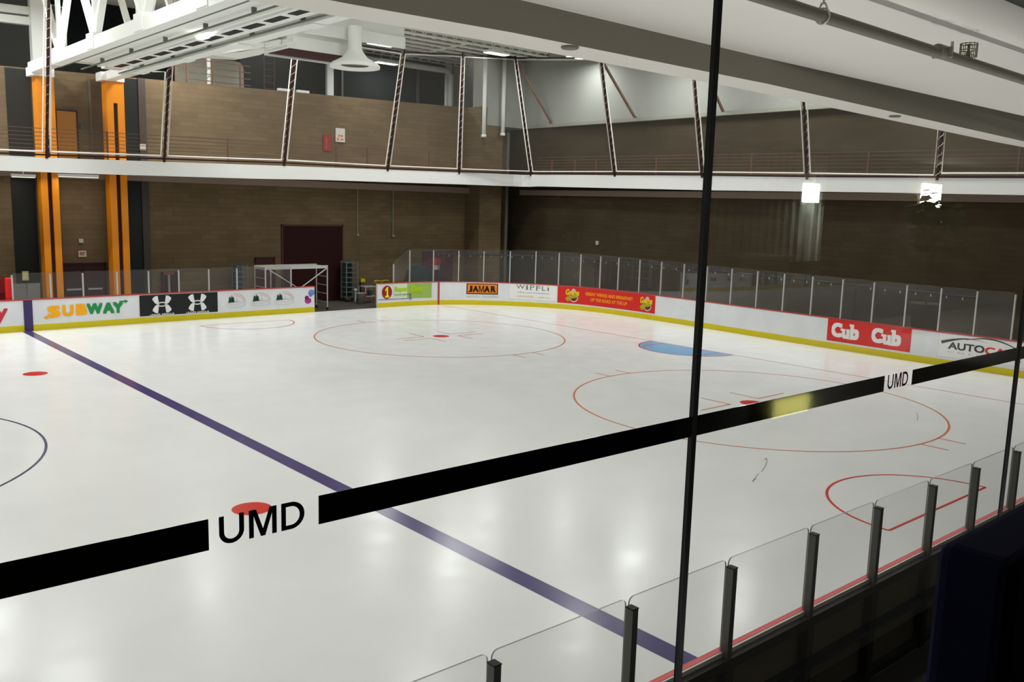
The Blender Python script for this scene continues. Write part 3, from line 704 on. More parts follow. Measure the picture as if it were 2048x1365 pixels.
# ------------------------------------------------------------------ orange columns
def column(px0, px1, y0, label, slot_top):
    a = at(px0, y0, 1, 18.25); b = at(px1, y0+1, 1, 18.25); x0, x1 = a.x, b.x; zt_ = a.z; d = 18.25
    e = empty('column', (x0, d, 0), **T(label, 'column'))
    w = x1-x0; f = w*.16
    m = MB(); st = slot_top
    g0, g1 = x0+w*.5, x0+w*.7
    m.box((x0+w*.2, d, 0), (g0, d+.6, zt_), ORANGE); m.box((g1, d, 0), (x1, d+.6, zt_), ORANGE); m.box((g0, d, st), (g1, d+.6, zt_), ORANGE)
    pass
    child(m, 'shaft', e, (x0, d, 0))
    m = MB(); m.box((g0, d+.12, 0), (g1, d+.5, st), MAROON); child(m, 'slot', e, (x0, d, 0), label='dark maroon slot down the middle')
    return x0, x1, zt_
c1 = column(62, 107, 150, 'orange steel column farther left, behind a leaning net post', 7.0)
c2 = column(203, 247, 160, 'orange steel column farther right with a visible maroon slot', at(228, 206, 1, 18.25).z)

# ------------------------------------------------------------------ wall panels, doors and fittings of the far wall (plane Y = 19.1)
WY = 19.1
def wbox(name, x0, y0, x1, y1, mt, depth=.06, parent=None, plane=WY, **props):
    a = at(x0, y0, 1, plane-depth); b = at(x1, y1, 1, plane-depth); m = MB(); m.box((a.x, plane-depth, min(a.z, b.z)), (b.x, plane-.002, max(a.z, b.z)), mt)
    if parent is None:
        e_loc = Vector(((a.x+b.x)/2, plane, min(a.z, b.z))); m.v = [tuple(Vector(v)-e_loc) for v in m.v]; o = m.build(name, **props); o.location = e_loc; return o
    return child(m, name, parent, (0, 0, 0), **props)
for i, (x0, x1, zt_) in enumerate(((24, 72, None), (247, 297, None))):
    a = at(x0, 400, 1, WY-.04); b = at(x1-(0 if i == 0 else 14), 400, 1, WY-.04)
    m = MB(); m.box((a.x, WY-.04, 0), (b.x, WY-.002, 5.42), DARKP); m.box((a.x, WY-.04, 5.98), (b.x, WY-.002, zt(a.x)-.05), DARKP); m.build('window_%d' % (i+1), **S)
    if i == 1:
        c = at(297, 400, 1, WY-.04); m = MB(); m.box((b.x, WY-.1, 0), (c.x, WY-.002, 5.42), mat('dark_trim', (62, 52, 46))); m.box((b.x, WY-.1, 5.98), (c.x, WY-.002, zt(b.x)), MATS['dark_trim']); m.build('trim_5', **S)
def door(n, x0, y0, x1, mt, bars=0, z0=0.0, frame=None, rz=None):
    a = at(x0, y0, 1, WY-.05); b = at(x1, y0, 1, WY-.05); e = empty('door_%d' % n, ((a.x+b.x)/2, WY, z0), **S); zt_ = (a.z+b.z)/2
    o = ((a.x+b.x)/2, WY, z0)
    m = MB(); fw_ = .06; fm = frame or mt
    m.box((a.x, WY-.08, z0), (a.x+fw_, WY-.002, zt_), fm); m.box((b.x-fw_, WY-.08, z0), (b.x, WY-.002, zt_), fm); m.box((a.x, WY-.08, zt_-fw_), (b.x, WY-.002, zt_), fm)
    child(m, 'door_frame', e, o)
    k = max(1, bars); w = (b.x-a.x-2*fw_)/k
    for i in range(k):
        m = MB(); q0 = a.x+fw_+i*w+.01; q1 = q0+w-.02; m.box((q0, WY-.055, z0), (q1, WY-.005, zt_-fw_-.01), mt); child(m, 'door_leaf', e, o)
        if bars:
            m = MB(); m.box((q0+.12, WY-.12, z0+.98), (q1-.12, WY-.09, z0+1.05), ALU); m.box((q0+.14, WY-.1, z0+1.0), (q0+.18, WY-.055, z0+1.03), ALU); m.box((q1-.18, WY-.1, z0+1.0), (q1-.14, WY-.055, z0+1.03), ALU)
            child(m, 'push_bar', e, o, label='metal push bar')
    return e
door(1, 563, 450, 686, mat('maroon_overhead', (44, 12, 12), .7, .2), frame=mat('maroon_frame', (84, 30, 28)))
door(2, 510, 515, 550, mat('maroon_leaf', (64, 22, 24), .6, .3))
door(3, 120, 526, 212, mat('maroon_double', (48, 22, 24), .6, .3), bars=2)
dd = door(4, 322, 545, 356, mat('plum_leaf', (70, 34, 44), .6, .3))
m = MB(); q = at(339, 570, 1, 18.9); m.tube([(q.x, 18.95, .1), (q.x, 18.95, 1.5)], .05, ALU, n=10); m.lathe((q.x, 18.95, 0), [(0, 0), (.2, 0), (.2, .04), (.05, .1)], ALU, n=20); m.box((q.x-.22, 18.9, 1.5), (q.x+.22, 18.98, 1.62), mat('dull_pink', (120, 60, 66))); m.build('sign_stand', **T('thin grey stand with a dull pink top in front of the plum door', 'stand'))
door(5, 109, 219, 155, mat('ochre_leaf', (178, 122, 30), .6, .3), z0=5.99, frame=MAROON)
# strip lamps under the track deck between and beside the orange columns
for px0, px1, lab in ((22, 71, 'left of the left orange column'), (116, 197, 'between the two orange columns')):
    a = at(px0, 351, 1, 17.9); b = at(px1, 357, 1, 17.9); x0, x1 = a.x, b.x; z = (a.z+b.z)/2; xm = (x0+x1)/2
    e = empty('strip_lamp', (xm, 17.9, z), **T('pale strip lamp hanging under the track deck, '+lab, 'lamp')); o = e.location.copy()
    m = MB(); m.box((x0, 17.84, z), (x1, 17.96, z+.1), WHITE); child(m, 'housing', e, o); m = MB(); m.box((x0+.02, 17.85, z-.03), (x1-.02, 17.95, z), mat('strip_tube', (250, 248, 235), emit=.6)); child(m, 'tube', e, o)
    m = MB(); m.bar((xm, 17.9, z+.1), (xm, 17.9, 5.785+.2*(xm+52)/64), .03, .03, WHITE); child(m, 'hanger', e, o)
    ld = bpy.data.lights.new('strip_light', 'AREA'); ld.shape = 'RECTANGLE'; ld.size = x1-x0; ld.size_y = .1; ld.energy = 14; ld.color = (1, .97, .9)
    lo = bpy.data.objects.new('strip_light', ld); COL.objects.link(lo); lo.parent = e; lo.location = (0, 0, -.04)
# fittings
wbox('exit_sign', 157, 502, 173, 514, mat('sign_pink', (224, 196, 180)), .08, **T('pale exit sign with red lettering over the double doors', 'sign'))
es = bpy.data.objects['exit_sign']; m = MB()
def esf(u, v):
    a = at(157, 502, 1, WY-.085); b = at(173, 514, 1, WY-.085); return (lerp(a.x, b.x, u), WY-.084, lerp(b.z, a.z, v))
txt(m, 'EXIT', esf, mat('sign_red', (200, 60, 50)), .15, .25, .85, .8, bold=.03); m.v = [tuple(Vector(v)-es.location) for v in m.v]; m.build('lettering', es)
wbox('wall_speaker', 158, 478, 167, 486, mat('pale_plastic', (190, 186, 176)), .12, **T('small pale box on the brick above the exit sign', 'wall box'))
wbox('notice', 44, 543, 58, 561, mat('notice_yellow', (206, 200, 96)), .08, **T('white notice with yellow edges on the dark glazing', 'notice'))
wbox('page', 46, 546, 56, 558, mat('notice_white', (214, 214, 208)), .0855, parent=None, **T('page', 'notice'))
o = bpy.data.objects['page']; n_ = bpy.data.objects['notice']; o.location = o.location-n_.location; o.parent = n_; del o['category']; o['label'] = 'white page'
wbox('fire_hose_sign', 647, 269, 663, 303, mat('sign_red2', (150, 44, 38)), .06, **T('tall red sign on the brick, left of the white sign', 'sign'))
m = MB(); fs_ = bpy.data.objects['fire_hose_sign']; a = at(652, 276, 1, WY-.065); b = at(654, 298, 1, WY-.065); m.box((a.x, WY-.066, b.z), (b.x, WY-.061, a.z), mat('pinkish', (168, 96, 88))); m.v = [tuple(Vector(v)-fs_.location) for v in m.v]; m.build('stripe', fs_)
wbox('notice_board', 672, 256, 690, 285, mat('sign_white', (214, 208, 200)), .06, **T('white sign with orange marks on the brick, right of the red sign', 'sign'))
nb = bpy.data.objects['notice_board']; m = MB()
for x, y, x2, y2 in ((676.5, 269, 679.5, 274), (681, 270, 686, 274), (674, 276, 678, 281), (681, 277.5, 687, 281)):
    a = at(x, y, 1, WY-.063); b = at(x2, y2, 1, WY-.063); m.box((a.x, WY-.066, b.z), (b.x, WY-.061, a.z), mat('orange_mark', (214, 120, 70)))
m.v = [tuple(Vector(v)-nb.location) for v in m.v]; m.build('marks', nb, label='orange marks')
wbox('junction_box', 280, 288, 292, 301, mat('sign_white'+'2', (204, 198, 188)), .12, **T('small white box beside the dark glazing on the track level', 'wall box'))
wbox('alarm_box', 161, 248, 171, 260, mat('grey_box', (78, 74, 66)), .1, **T('small dark grey box right of the ochre door', 'wall box'))
m = MB(); a = at(181, 190, 1, 18.95); m.tube([(a.x, 18.98, 6.0), (a.x, 18.98, 9.3)], .06, mat('dark_pipe', (92, 80, 68)), n=12); m.build('drain_pipe', **T('dark vertical pipe on the brick between the orange columns', 'pipe'))
m = MB(); a = at(1010, 300, 0, 12.6); m.tube([(12.35, 17.7, 0), (12.35, 17.7, 8.7)], .09, mat('corner_pipe', (88, 80, 70)), n=12); m.build('drain_pipe', **T('tall grey brown pipe standing in the far corner', 'pipe'))
m = MB()
for x, y0, y1 in ((716, 420, 468), (787, 430, 470)):
    p = at(x, y0, 1, 19.0); q = at(x, y1, 1, 19.0); m = MB(); m.tube([(p.x, 19.05, 5.4), (p.x, 19.05, q.z)], .02, PIPEG, n=8)
    m.box((p.x-.06, 18.98, q.z-.1), (p.x+.06, 19.08, q.z), PIPEG); m.build('conduit', **T('thin grey conduit with a box, %s' % ('right of the big maroon door' if x < 750 else 'between the maroon door and the corner'), 'conduit'))
p = at(1195, 486, 0, 13.65); m = MB(); m.box((13.6, p.y-.08, p.z-.1), (13.695, p.y+.08, p.z+.1), mat('small_white', (190, 186, 176))); m.build('wall_outlet', **T('tiny white fitting alone on the dark end wall', 'wall box'))

# ------------------------------------------------------------------ gallery beyond the brick parapet
m = MB(); a = at(372, 118, 1, 22.6); b = at(492, 165, 1, 22.6)
x0, x1 = at(350, 150, 1, 22.62).x, at(487, 150, 1, 22.62).x; r = .35; zb_, zt_ = 9.45, 11.3
pl = [(x0, zb_), (x1-r, zb_)]+[(x1-r+r*math.sin(t), zb_+r-r*math.cos(t)) for t in (.5, 1.0, 1.57)]+[(x1-r+r*math.cos(t), zt_-r+r*math.sin(t)) for t in (0, .5, 1.0, 1.57)]+[(x0, zt_)]
m.prism([(x, 22.6, z) for x, z in pl], (0, .098, 0), PALEW); m.build('wall_gallery_panel', **S)
gr = [at(x, 150, 1, 19.6).x for x in (374, 425, 480)]
e = empty('railing', (gr[0], 19.6, 9.75), **T('brown railing in front of the pale gallery panel above the brick', 'railing')); m = MB()
for k in range(4): m.bar((gr[0]-.5, 19.6, 9.85+k*.28), (gr[-1]+.5, 19.6, 9.85+k*.28), .035, .035, BROWNR)
child(m, 'rails', e, (gr[0], 19.6, 9.75))
for x in [gr[0]-.5]+gr: m = MB(); m.bar((x, 19.6, 9.4), (x, 19.6, 10.75), .06, .06, BROWNR); child(m, 'rail_post', e, (gr[0], 19.6, 9.75))
m = MB(); a = at(418, 150, 1, 20.2); m.tube([(a.x, 20.2, 9.4), (a.x, 20.2, 12.9)], .09, WHITE, n=12); m.build('gallery_pipe', **T('white vertical pipe behind the gallery railing', 'pipe'))
e = empty('ladder', at(545, 150, 1, 22.5), **T('dark red ladder against the grey gallery wall', 'ladder')); lo = e.location.copy(); m = MB(); a = at(530, 150, 1, 22.5).x; b = at(550, 150, 1, 22.5).x
for x in (a, b): m.bar((x, 22.6, 9.4), (x, 22.6, 12.0), .05, .05, mat('ladder_red', (92, 52, 48)))
child(m, 'side_rail', e, lo); m = MB()
for k in range(8): m.bar((a, 22.6, 9.6+k*.3), (b, 22.6, 9.6+k*.3), .035, .035, MATS['ladder_red'])
child(m, 'rungs', e, lo)
for px, nm in ((657, 'left'), (686, 'middle'), (838, 'right'), (895, 'far right')):
    a = at(px, 160, 1, 22.55); m = MB()
    if nm in ('left', 'far right'): m.box((a.x-.1, 22.5, 9.4), (a.x+.1, 22.68, 13.0), WHITE); m.box((a.x+.12, 22.55, 9.4), (a.x+.3, 22.68, 13.0), WHITE)
    else: m.box((a.x-.06, 22.6, 9.4), (a.x+.06, 22.69, 13.0), mat('gallery_seam', (66, 62, 60)))
    m.build('wall_gallery_post', **S)
a = at(905, 180, 1, 22.6); m = MB(); m.box((a.x, 22.6, 9.4), (13.62, 22.69, 12.6), mat('gallery_lit', (170, 172, 160))); m.build('wall_gallery_end', **S)  # paler sheet paints in the lit end of the gallery wall
a0 = at(762, 152, 1, 22); m = MB(); m.tube([(4.5, 22.3, 12.25), (11.6, 22.3, 12.25), (11.9, 22.3, 12.0), (11.9, 22.3, 9.4)], .16, WHITE, n=14)
m.build('gallery_duct', smooth=True, **T('white duct running along the gallery and turning down near the corner', 'duct'))
for (px, lab) in ((970, 'left'), (1008, 'right')):
    p = at(px, 160, 1, 17.6) ; t = at(px, 273 if lab == 'left' else 270, 1, 17.6)
    m = MB(); m.tube([(p.x, 17.6, 12.94), (p.x, 17.6, t.z)], .11, WHITE, n=14); m.lathe((p.x, 17.6, t.z-.05), [(0, 0), (.14, 0), (.14, .12), (.11, .14)], WHITE, n=16)
    m.build('down_pipe', smooth=True, **T('white down pipe at the %s side of the far upper corner' % lab, 'pipe'))
# items on the parapet
for px, py, w, lab in ((570, 176, .35, 'left of the brown-bottomed housing'), (605, 160, .3, 'behind a net post')):
    p = at(px, py, 1, 19.25); m = MB(); m.box((p.x-w, 19.15, zt(p.x+w)+.003), (p.x+w, 19.35, zt(p.x)+.12), WHITE); m.build('flood_light', **T('small white fitting lying on the brick parapet, '+lab, 'light fitting'))

# ------------------------------------------------------------------ roof trusses, ducts and ceiling deck
def truss(x, w, z0, z1, ytop, nodes, label, y0=-14.5, zt_=12.75, y1=None):
    e = empty('roof_truss', (x, 0, z0), **T(label, 'truss')); o = (x, 0, z0)
    m = MB(); m.box((x-w/2, y0, z0), (x+w/2, y1 or ytop, z1), WHITE); child(m, 'bottom_chord', e, o)
    m = MB(); m.box((x-w/2, y0, zt_-.35), (x+w/2, ytop, zt_), WHITE); child(m, 'top_chord', e, o)
    for y in nodes:
        m = MB(); m.bar((x, y, z1-.1), (x, y, zt_), .14, .14, WHITE, up=(0, 1, 0)); child(m, 'web_member', e, o)
        for dy in (-2.2, 2.2):
            m = MB(); m.bar((x, y+.0, z1-.1), (x, y+dy, zt_-.1), .16, .2, WHITE, up=(1, 0, 0)); child(m, 'web_member', e, o)
        m = MB(); m.box((x-w/2-.02, y-.35, z1-.35), (x+w/2+.02, y+.35, z1+.12), WHITE); child(m, 'gusset', e, o)
truss(-10.45, .36, 9.27, 9.66, 18.7, [15.0, 10.9, 6.5, 2.1, -2.3], 'big white truss reaching to the left orange column')
truss(-7.75, .4, 9.3, 9.62, 18.7, [15.0, 10.7, 6.4, 2.0], 'lower white truss reaching to the right orange column')
m = MB(); m.box((-9.95, -12, 9.5), (-8.95, 15.8, 9.62), WHITE); m.box((-10.0, -12, 9.42), (-9.9, 15.8, 9.72), WHITE); m.box((-9.0, -12, 9.42), (-8.9, 15.8, 9.72), WHITE); m.build('cable_tray', **T('wide white tray hanging between the two trusses', 'cable tray'))
e = empty('slot_duct', (-8.5, 0, 9.5), **T('white duct with black plates as shaded slots beside the lower truss', 'duct')); m = MB()
m.box((-8.75, -12, 9.42), (-8.1, 16.2, 9.75), WHITE); child(m, 'casing', e, (-8.5, 0, 9.5))
k = 15.2
while k > -2: m = MB(); m.box((-8.62, k-.95, 9.405), (-8.36, k, 9.425), BLK); child(m, 'slot', e, (-8.5, 0, 9.5), label='black plate standing for a shaded slot'); k -= 1.35  # black plates stand for the shade inside the slots
# columns' heads
for (x0, x1, zz), lab in ((c1, 'left'), (c2, 'right')):
    m = MB(); m.box((x0-.02, 18.2, zz), (x1+.02, 18.9, zz+.32), WHITE); m.build('column_head', **T('white steel seat on top of the %s orange column' % lab, 'beam seat'))
# cross bracing hanging below: pale light beams behind the first bay
for (ya, yb_, lab) in ((20, 26, 'upper'), (40, 46, 'lower')):
    a = at(0, ya, 1, 20.5); b = at(84, yb_, 1, 20.5); m = MB(); m.bar((a.x-3, 20.5, a.z), (b.x, 20.5, b.z), .3, .3, WHITE); m.build('cross_beam', **T('%s pale beam crossing behind the net at the left edge' % lab, 'beam'))
a = at(62, 90, 1, 20.3); m = MB(); m.box((a.x, 20.1, 9.4), (a.x+.55, 20.5, 13.0), WHITE); m.build('gallery_column', **T('pale square column above the left orange column', 'column'))
# light ribbed purlins right of the lower truss
def slab(name, px, z, mt, th, **kw):
    P = [at(x, y, 2, z) for x, y in px]; m = MB(); m.prism([tuple(p) for p in P], (0, 0, th), mt); return m.build(name, **kw)
slab('duct_run', ((400, 116), (470, 120), (520, 110), (538, 102), (566, 62), (500, 46)), 10.3, WHITE, .5, **T('broad white duct seen from below between truss and housing', 'duct'))
slab('duct_tip', ((505, 82), (600, 52), (676, 29), (640, 22), (560, 48), (488, 74)), 10.0, WHITE, .25, **T('white tapering duct edge pointing towards the window beam', 'duct'))
for k in range(4):
    z = 10.15; a = at(430+k*34, 104-k*3, 2, z); b = at(500+k*30, 96-k*6, 2, z); m = MB(); m.bar(a, b, .1, .16, WHITE); m.build('hanger_bar', **T('short white bar under the broad duct, %s from the truss' % ['first', 'second', 'third', 'fourth'][k], 'beam', 'short bars under the duct'))
# housing with brown underside
zh = 10.02; P = [at(x, y, 2, zh) for x, y in ((562, 99), (708, 115.5), (674.5, 123.5), (537, 105))]
y0 = min(P[0].y, P[1].y); y1 = max(P[2].y, P[3].y); x0 = P[0].x; x1 = P[2].x
e = empty('heater_housing', ((x0+x1)/2, (y0+y1)/2, zh), **T('white ceiling housing with a dark brown open underside', 'heater')); o = e.location.copy()
y0 -= .1
m = MB(); m.box((x0-.12, y0-.1, zh-.02), (x1+.1, y0, zh+1.15), WHITE); m.box((x0-.12, y1, zh-.1), (x1+.1, y1+.1, zh+1.15), WHITE); m.box((x0-.12, y0, zh-.02), (x0, y1, zh+1.15), WHITE); m.box((x1, y0, zh-.02), (x1+.1, y1, zh+1.15), WHITE); m.box((x0, y0, zh+1.0), (x1, y1, zh+1.15), WHITE)
child(m, 'casing', e, o); m = MB(); m.box((x0-.01, y0-.05, zh-.035), (x1+.01, y1, zh+.02), MAROON); child(m, 'underside', e, o, label='dark brown underside panel')
# bulkhead panel, duct along it and round diffuser
Yb = 9.35
a = at(617, 60, 1, Yb); b = at(808, 83, 1, Yb); c_ = at(808, 52, 1, Yb)
m = MB(); m.prism([(a.x-.25, Yb, a.z-.02), (b.x, Yb, b.z), (b.x, Yb, 13.0), (a.x-.25, Yb, 13.0)], (0, .25, 0), WHITE); m.build('wall_bulkhead', **S)
m = MB(); m.box((a.x-.2, Yb-.12, a.z-.12), (b.x-.02, Yb-.01, b.z+.12), WHITE); d1 = at(617, 53, 1, Yb); d2 = at(808, 75, 1, Yb)
e = empty('air_duct', (a.x, Yb, a.z), **T('white air duct with a round flared diffuser hanging from it', 'air duct')); o = e.location.copy(); child(m, 'trunk', e, o)
cc = at(707, 133, 1, Yb-.35); m = MB(); m.lathe((cc.x, Yb-.45, cc.z), [(.24, 1.35), (.24, .62), (.28, .5), (.46, .28), (.8, .1), (.88, .02), (.88, -.06), (.8, -.06), (.48, .02)], WHITE, n=40); child(m, 'diffuser', e, o, smooth=True, label='round flared diffuser')
m = MB(); m.lathe((cc.x, Yb-.45, cc.z+.03), [(.0, .0), (.5, .0)], mat('diffuser_dark', (84, 80, 66)), n=32); child(m, 'diffuser_opening', e, o, label='dark opening of the diffuser')
# metal ceiling deck over the corner with joists
m = MB(); m.box((4.5, 15.9, 12.93), (13.62, 22.6, 12.998), mat('deck_white', (214, 214, 196), .6, .3)); m.build('ceiling_deck', **S)
e = empty('ceiling_joists', (9, 19, 12.7), **T('white ribbed metal deck with slotted joists over the far corner', 'joists')); o = e.location.copy()
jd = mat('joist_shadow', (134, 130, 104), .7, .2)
y = 16.1
while y < 22.5:
    m = MB(); m.box((4.5, y, 12.60), (13.6, y+.34, 12.64), WHITE); m.box((4.5, y+.03, 12.75), (13.6, y+.09, 12.93), WHITE)
    x = 4.5
    while x < 13.4: m.bar((x, y+.06, 12.65), (x+.3, y+.06, 12.9), .03, .05, WHITE); m.bar((x+.3, y+.06, 12.9), (x+.6, y+.06, 12.65), .03, .05, WHITE); x += .6
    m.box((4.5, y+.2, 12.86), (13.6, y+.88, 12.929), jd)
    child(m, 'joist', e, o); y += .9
m = MB(); m.bar((8.2, 15.95, 12.57), (8.6, 22.5, 12.57), .06, .08, WHITE); child(m, 'bridging', e, o)
p = at(1140, 94, 2, 12.3); 

# ------------------------------------------------------------------ high-bay lamps of the hall
def hall_lamp(loc, label, group, rot=0, power=1.0):
    e = empty('ceiling_lamp', loc, **T(label, 'ceiling lamp', group)); o = Vector(loc); e.rotation_euler = (0, 0, rot)
    m = MB(); m.box((-.66, -.24, 0), (.66, .24, .1), WHITE); m.box((-.4, -.12, .1), (.4, .12, .2), WHITE); m.build('housing', e)
    m = MB(); m.add([(-.62, -.22, -.004), (.62, -.22, -.004), (.62, .22, -.004), (-.62, .22, -.004)], [(0, 3, 2, 1)], LAMPM); m.build('diffuser', e, label='bright diffuser')
    m = MB(); m.bar((-.3, 0, .2), (-.3, 0, 13.0-loc[2]), .015, .015, WHITE); m.bar((.3, 0, .2), (.3, 0, 13.0-loc[2]), .015, .015, WHITE); m.build('hanger', e)
    ld = bpy.data.lights.new('lamp_light', 'AREA'); ld.shape = 'RECTANGLE'; ld.size = 1.4; ld.size_y = .45; ld.energy = LAMP_W*power; ld.color = (.97, .99, 1)
    lo = bpy.data.objects.new('lamp_light', ld); COL.objects.link(lo); lo.parent = e; lo.location = (0, 0, -.03)
seen = [((762, 90), 'lit ceiling lamp just right of the white air duct, above the other one'), ((772, 127), 'lit ceiling lamp right of the round diffuser, lower of the two'), ((993, 108), 'lit ceiling lamp under the ribbed deck near the far corner'), ((1157, 116), 'lit ceiling lamp cut by the window beam, in front of the white wall')]
for (x, y), lab in seen: p = at(x, y, 2, 12.0); hall_lamp(tuple(p), lab, None)
for ix, x in enumerate((-27, -19, -11.9, -3, 4.5, -35, -43)):
    for iy, y in enumerate((-12.5, -4.5, 3.5, 11.8)):
        if (ix, iy) == (3, 3): y = 13.2
        hall_lamp((x, y, 12.0), 'ceiling lamp of the hall above the ice, out of the picture', 'hall lamps above the ice', power=(.66, .58, .92, 1.65)[iy])
for x in (-36, -27, -20, -13.2, -5.4): hall_lamp((x, 16.9, 12.0), 'unseen ceiling lamp added over the far side of the running track', 'lamps added over the far track', power=2.9)  # unseen lamps added to brighten the upper far wall
for y in (-12, -5.5, .8, 6.5): hall_lamp((11.2, y, 11.6), 'unseen ceiling lamp added over the end of the running track', 'lamps added over the end track', power=1.75)  # unseen lamps added to brighten the upper end wall
# unseen fill lamps added below the window to brighten the track underside
for k, x in enumerate((-24, -19.5, -15, -10.5, -6, -1.5, 3)):
    e = empty('fill_lamp', (x, -17.9, 2.1), **T('unseen fill lamp added on the wall below the window', 'wall lamp', 'fill lamps added below the window'))
    m = MB(); m.box((-.65, .002, 0), (.65, .1, .06), WHITE); m.build('housing', e)
    m = MB(); m.box((-.6, .012, .06), (.6, .09, .075), mat('fill_glow', (255, 252, 240), emit=6)); m.build('tube', e)
    ld = bpy.data.lights.new('strip_light', 'AREA'); ld.shape = 'RECTANGLE'; ld.size = 1.2; ld.size_y = .08; ld.energy = FILL_W; ld.color = (1, .98, .94)
    lo = bpy.data.objects.new('strip_light', ld); COL.objects.link(lo); lo.parent = e; lo.location = (0, .055, .09); lo.rotation_euler = (math.pi, 0, 0)
for k, (x, z, r) in enumerate(((-10.08, 9.36, .035), (-9.35, 9.36, .03), (-8.03, 9.36, .03))):  # grey tubes added in place of shadow lines under the trusses
    m = MB(); m.tube([(x, -12, z), (x, 16.5, z)], r, mat('shade_line_grey', (112, 120, 108), .6, .3), n=8)
    for q in range(-10, 16, 3): m.box((x-.06, q, z), (x+.06, q+.06, 9.5), MATS['shade_line_grey'])
    m.build('conduit', **T(('thin grey tube as a shadow line along the big truss', 'thin grey tube as a shadow line under the wide white tray', 'thin grey tube as a shadow line beside the lower truss')[k], 'conduit'))
p = at(406, 77, 2, 9.33); m = MB(); m.box((p.x-.1, p.y-.25, 9.33), (p.x+.1, p.y+.25, 9.5), LAMPM); m.build('truss_lamp', **T('tiny bright lamp fixed under the white trusses', 'lamp'))

# ------------------------------------------------------------------ things behind the boards
e = empty('scaffold', (-1.1, 16.1, 0), **T('white metal scaffold frame on wheels standing behind the end of the boards', 'scaffold')); o = e.location.copy()
X0, X1, Ya, Yc = -2.62, .33, 15.75, 16.75; H = 2.0
for x in (X0, X1):
    for y in (Ya, Yc):
        m = MB(); m.tube([(x, y, .12), (x, y, H)], .028, ALU, n=8); child(m, 'leg', e, o); m = MB(); m.tube([(x-.025, y, .07), (x+.025, y, .07)], .065, STEELB, n=12); child(m, 'caster', e, o)
    m = MB()
    for k in range(5): m.tube([(x, Ya, .35+k*.38), (x, Yc, .35+k*.38)], .02, ALU, n=6)
    child(m, 'rungs', e, o)
m = MB(); m.box((X0, Ya, H-.1), (X1, Yc, H-.04), mat('scaffold_deck', (176, 170, 156), .6, .3)); child(m, 'platform', e, o)
m = MB(); m.box((X0, Ya-.03, H-.13), (X1, Ya, H), ALU); m.box((X0, Yc, H-.13), (X1, Yc+.03, H), ALU); child(m, 'side_rail', e, o)
xm = (X0+X1)/2
for a, b in (((X0+.2, Ya, H-.15), (xm+.1, Ya, 1.0)), ((X1-.05, Ya, H-.15), (xm+.1, Ya, 1.0))): m = MB(); m.tube([a, b], .026, ALU, n=8); child(m, 'diagonal_brace', e, o)
m = MB(); m.tube([(X0+.25, Ya, .12), (X0+.25, Ya, H)], .024, ALU, n=8); child(m, 'leg', e, o)

def rack(px0, px1, y0, Y, label):
    a = at(px0, y0, 1, Y); b = at(px1, y0, 1, Y); e = empty('shelf_rack', ((a.x+b.x)/2, Y, 0), **T(label, 'rack')); o = e.location.copy(); h = a.z; g = mat('rack_grey', (98, 108, 106), .5, .4)
    for x in (a.x, b.x):
        for y in (Y, Y+.5): m = MB(); m.bar((x, y, .12), (x, y, h), .045, .045, g); child(m, 'upright', e, o); m = MB(); m.tube([(x-.02, y, .06), (x+.02, y, .06)], .06, STEELB, n=10); child(m, 'caster', e, o)
    k = 0
    for k in range(8): m = MB(); m.box((a.x, Y, .2+k*(h-.25)/7.2), (b.x, Y+.5, .225+k*(h-.25)/7.2), g); child(m, 'shelf', e, o)
    m = MB(); m.box((a.x, Y+.5, .2), (b.x, Y+.515, h), mat('rack_back', (66, 76, 76), .6, .3)); child(m, 'back_panel', e, o)
rack(693, 715, 523, 18.2, 'tall grey shelf rack standing right of the big maroon door')
rack(474, 494, 530, 18.2, 'tall grey shelf rack behind the boards left of the narrow maroon door')
# cart and bin
e = empty('cart', (3.7, 17.6, 0), **T('low white metal cart standing in the open gate bay', 'cart')); o = e.location.copy(); a = at(731, 585, 1, 17.3).x; b = at(755, 585, 1, 17.3).x
for x in (a, b):
    for y in (17.3, 17.9): m = MB(); m.bar((x, y, .1), (x, y, .78), .04, .04, ALU); child(m, 'leg', e, o)
for z in (.3, .76): m = MB(); m.box((a, 17.3, z), (b, 17.9, z+.03), ALU); child(m, 'shelf', e, o)
for i, (x, mt, lab) in enumerate(((.3, mat('can_red', (140, 30, 30)), 'small dark red can on the lower shelf of the cart'), (.6, mat('can_teal', (40, 80, 84)), 'small teal can on the lower shelf of the cart'))):
    m = MB(); m.lathe((0, 0, 0), [(0, 0), (.09, 0), (.09, .22), (.07, .25), (0, .25)], mt, n=16); c_ = m.build('can', smooth=True, **T(lab, 'can')); c_.location = (lerp(a, b, x), 17.55, .33)
x = at(723, 600, 1, 17.2).x
m = MB(); m.lathe((0, 0, 0), [(0, 0), (.17, 0), (.23, .5), (.25, .52), (.24, .5), (.21, .48), (.0, .1)], mat('bin_white', (150, 146, 138), .5, .3), n=20); bn = m.build('bin', smooth=True, **T('pale round bin on the floor left of the low cart', 'bin')); bn.location = (x, 17.2, 0)
p = at(724, 578, 1, 18.6); m = MB(); m.box((-.1, -.08, 0), (.1, .08, .9), mat('grey_post', (70, 66, 60))); m.box((-.12, -.1, .9), (.12, .1, 1.06), YELLOW); w_ = m.build('wringer_stand', **T('thin stand with a yellow top behind the pale bin', 'stand')); w_.location = (p.x, 18.6, 0)
m = MB(); m.tube([(0, 0, .02), (0, 0, .02+.55)], .05, ALU, n=10); m.lathe((0, 0, .57), [(0, 0), (.09, .0), (.09, .08), (0, .1)], mat('bright_cap', (200, 200, 200)), n=12); w_ = m.build('bollard', **T('short post with a shiny cap beside the shelf rack', 'post')); w_.location = (at(711, 600, 1, 17.9).x, 17.9, 0)
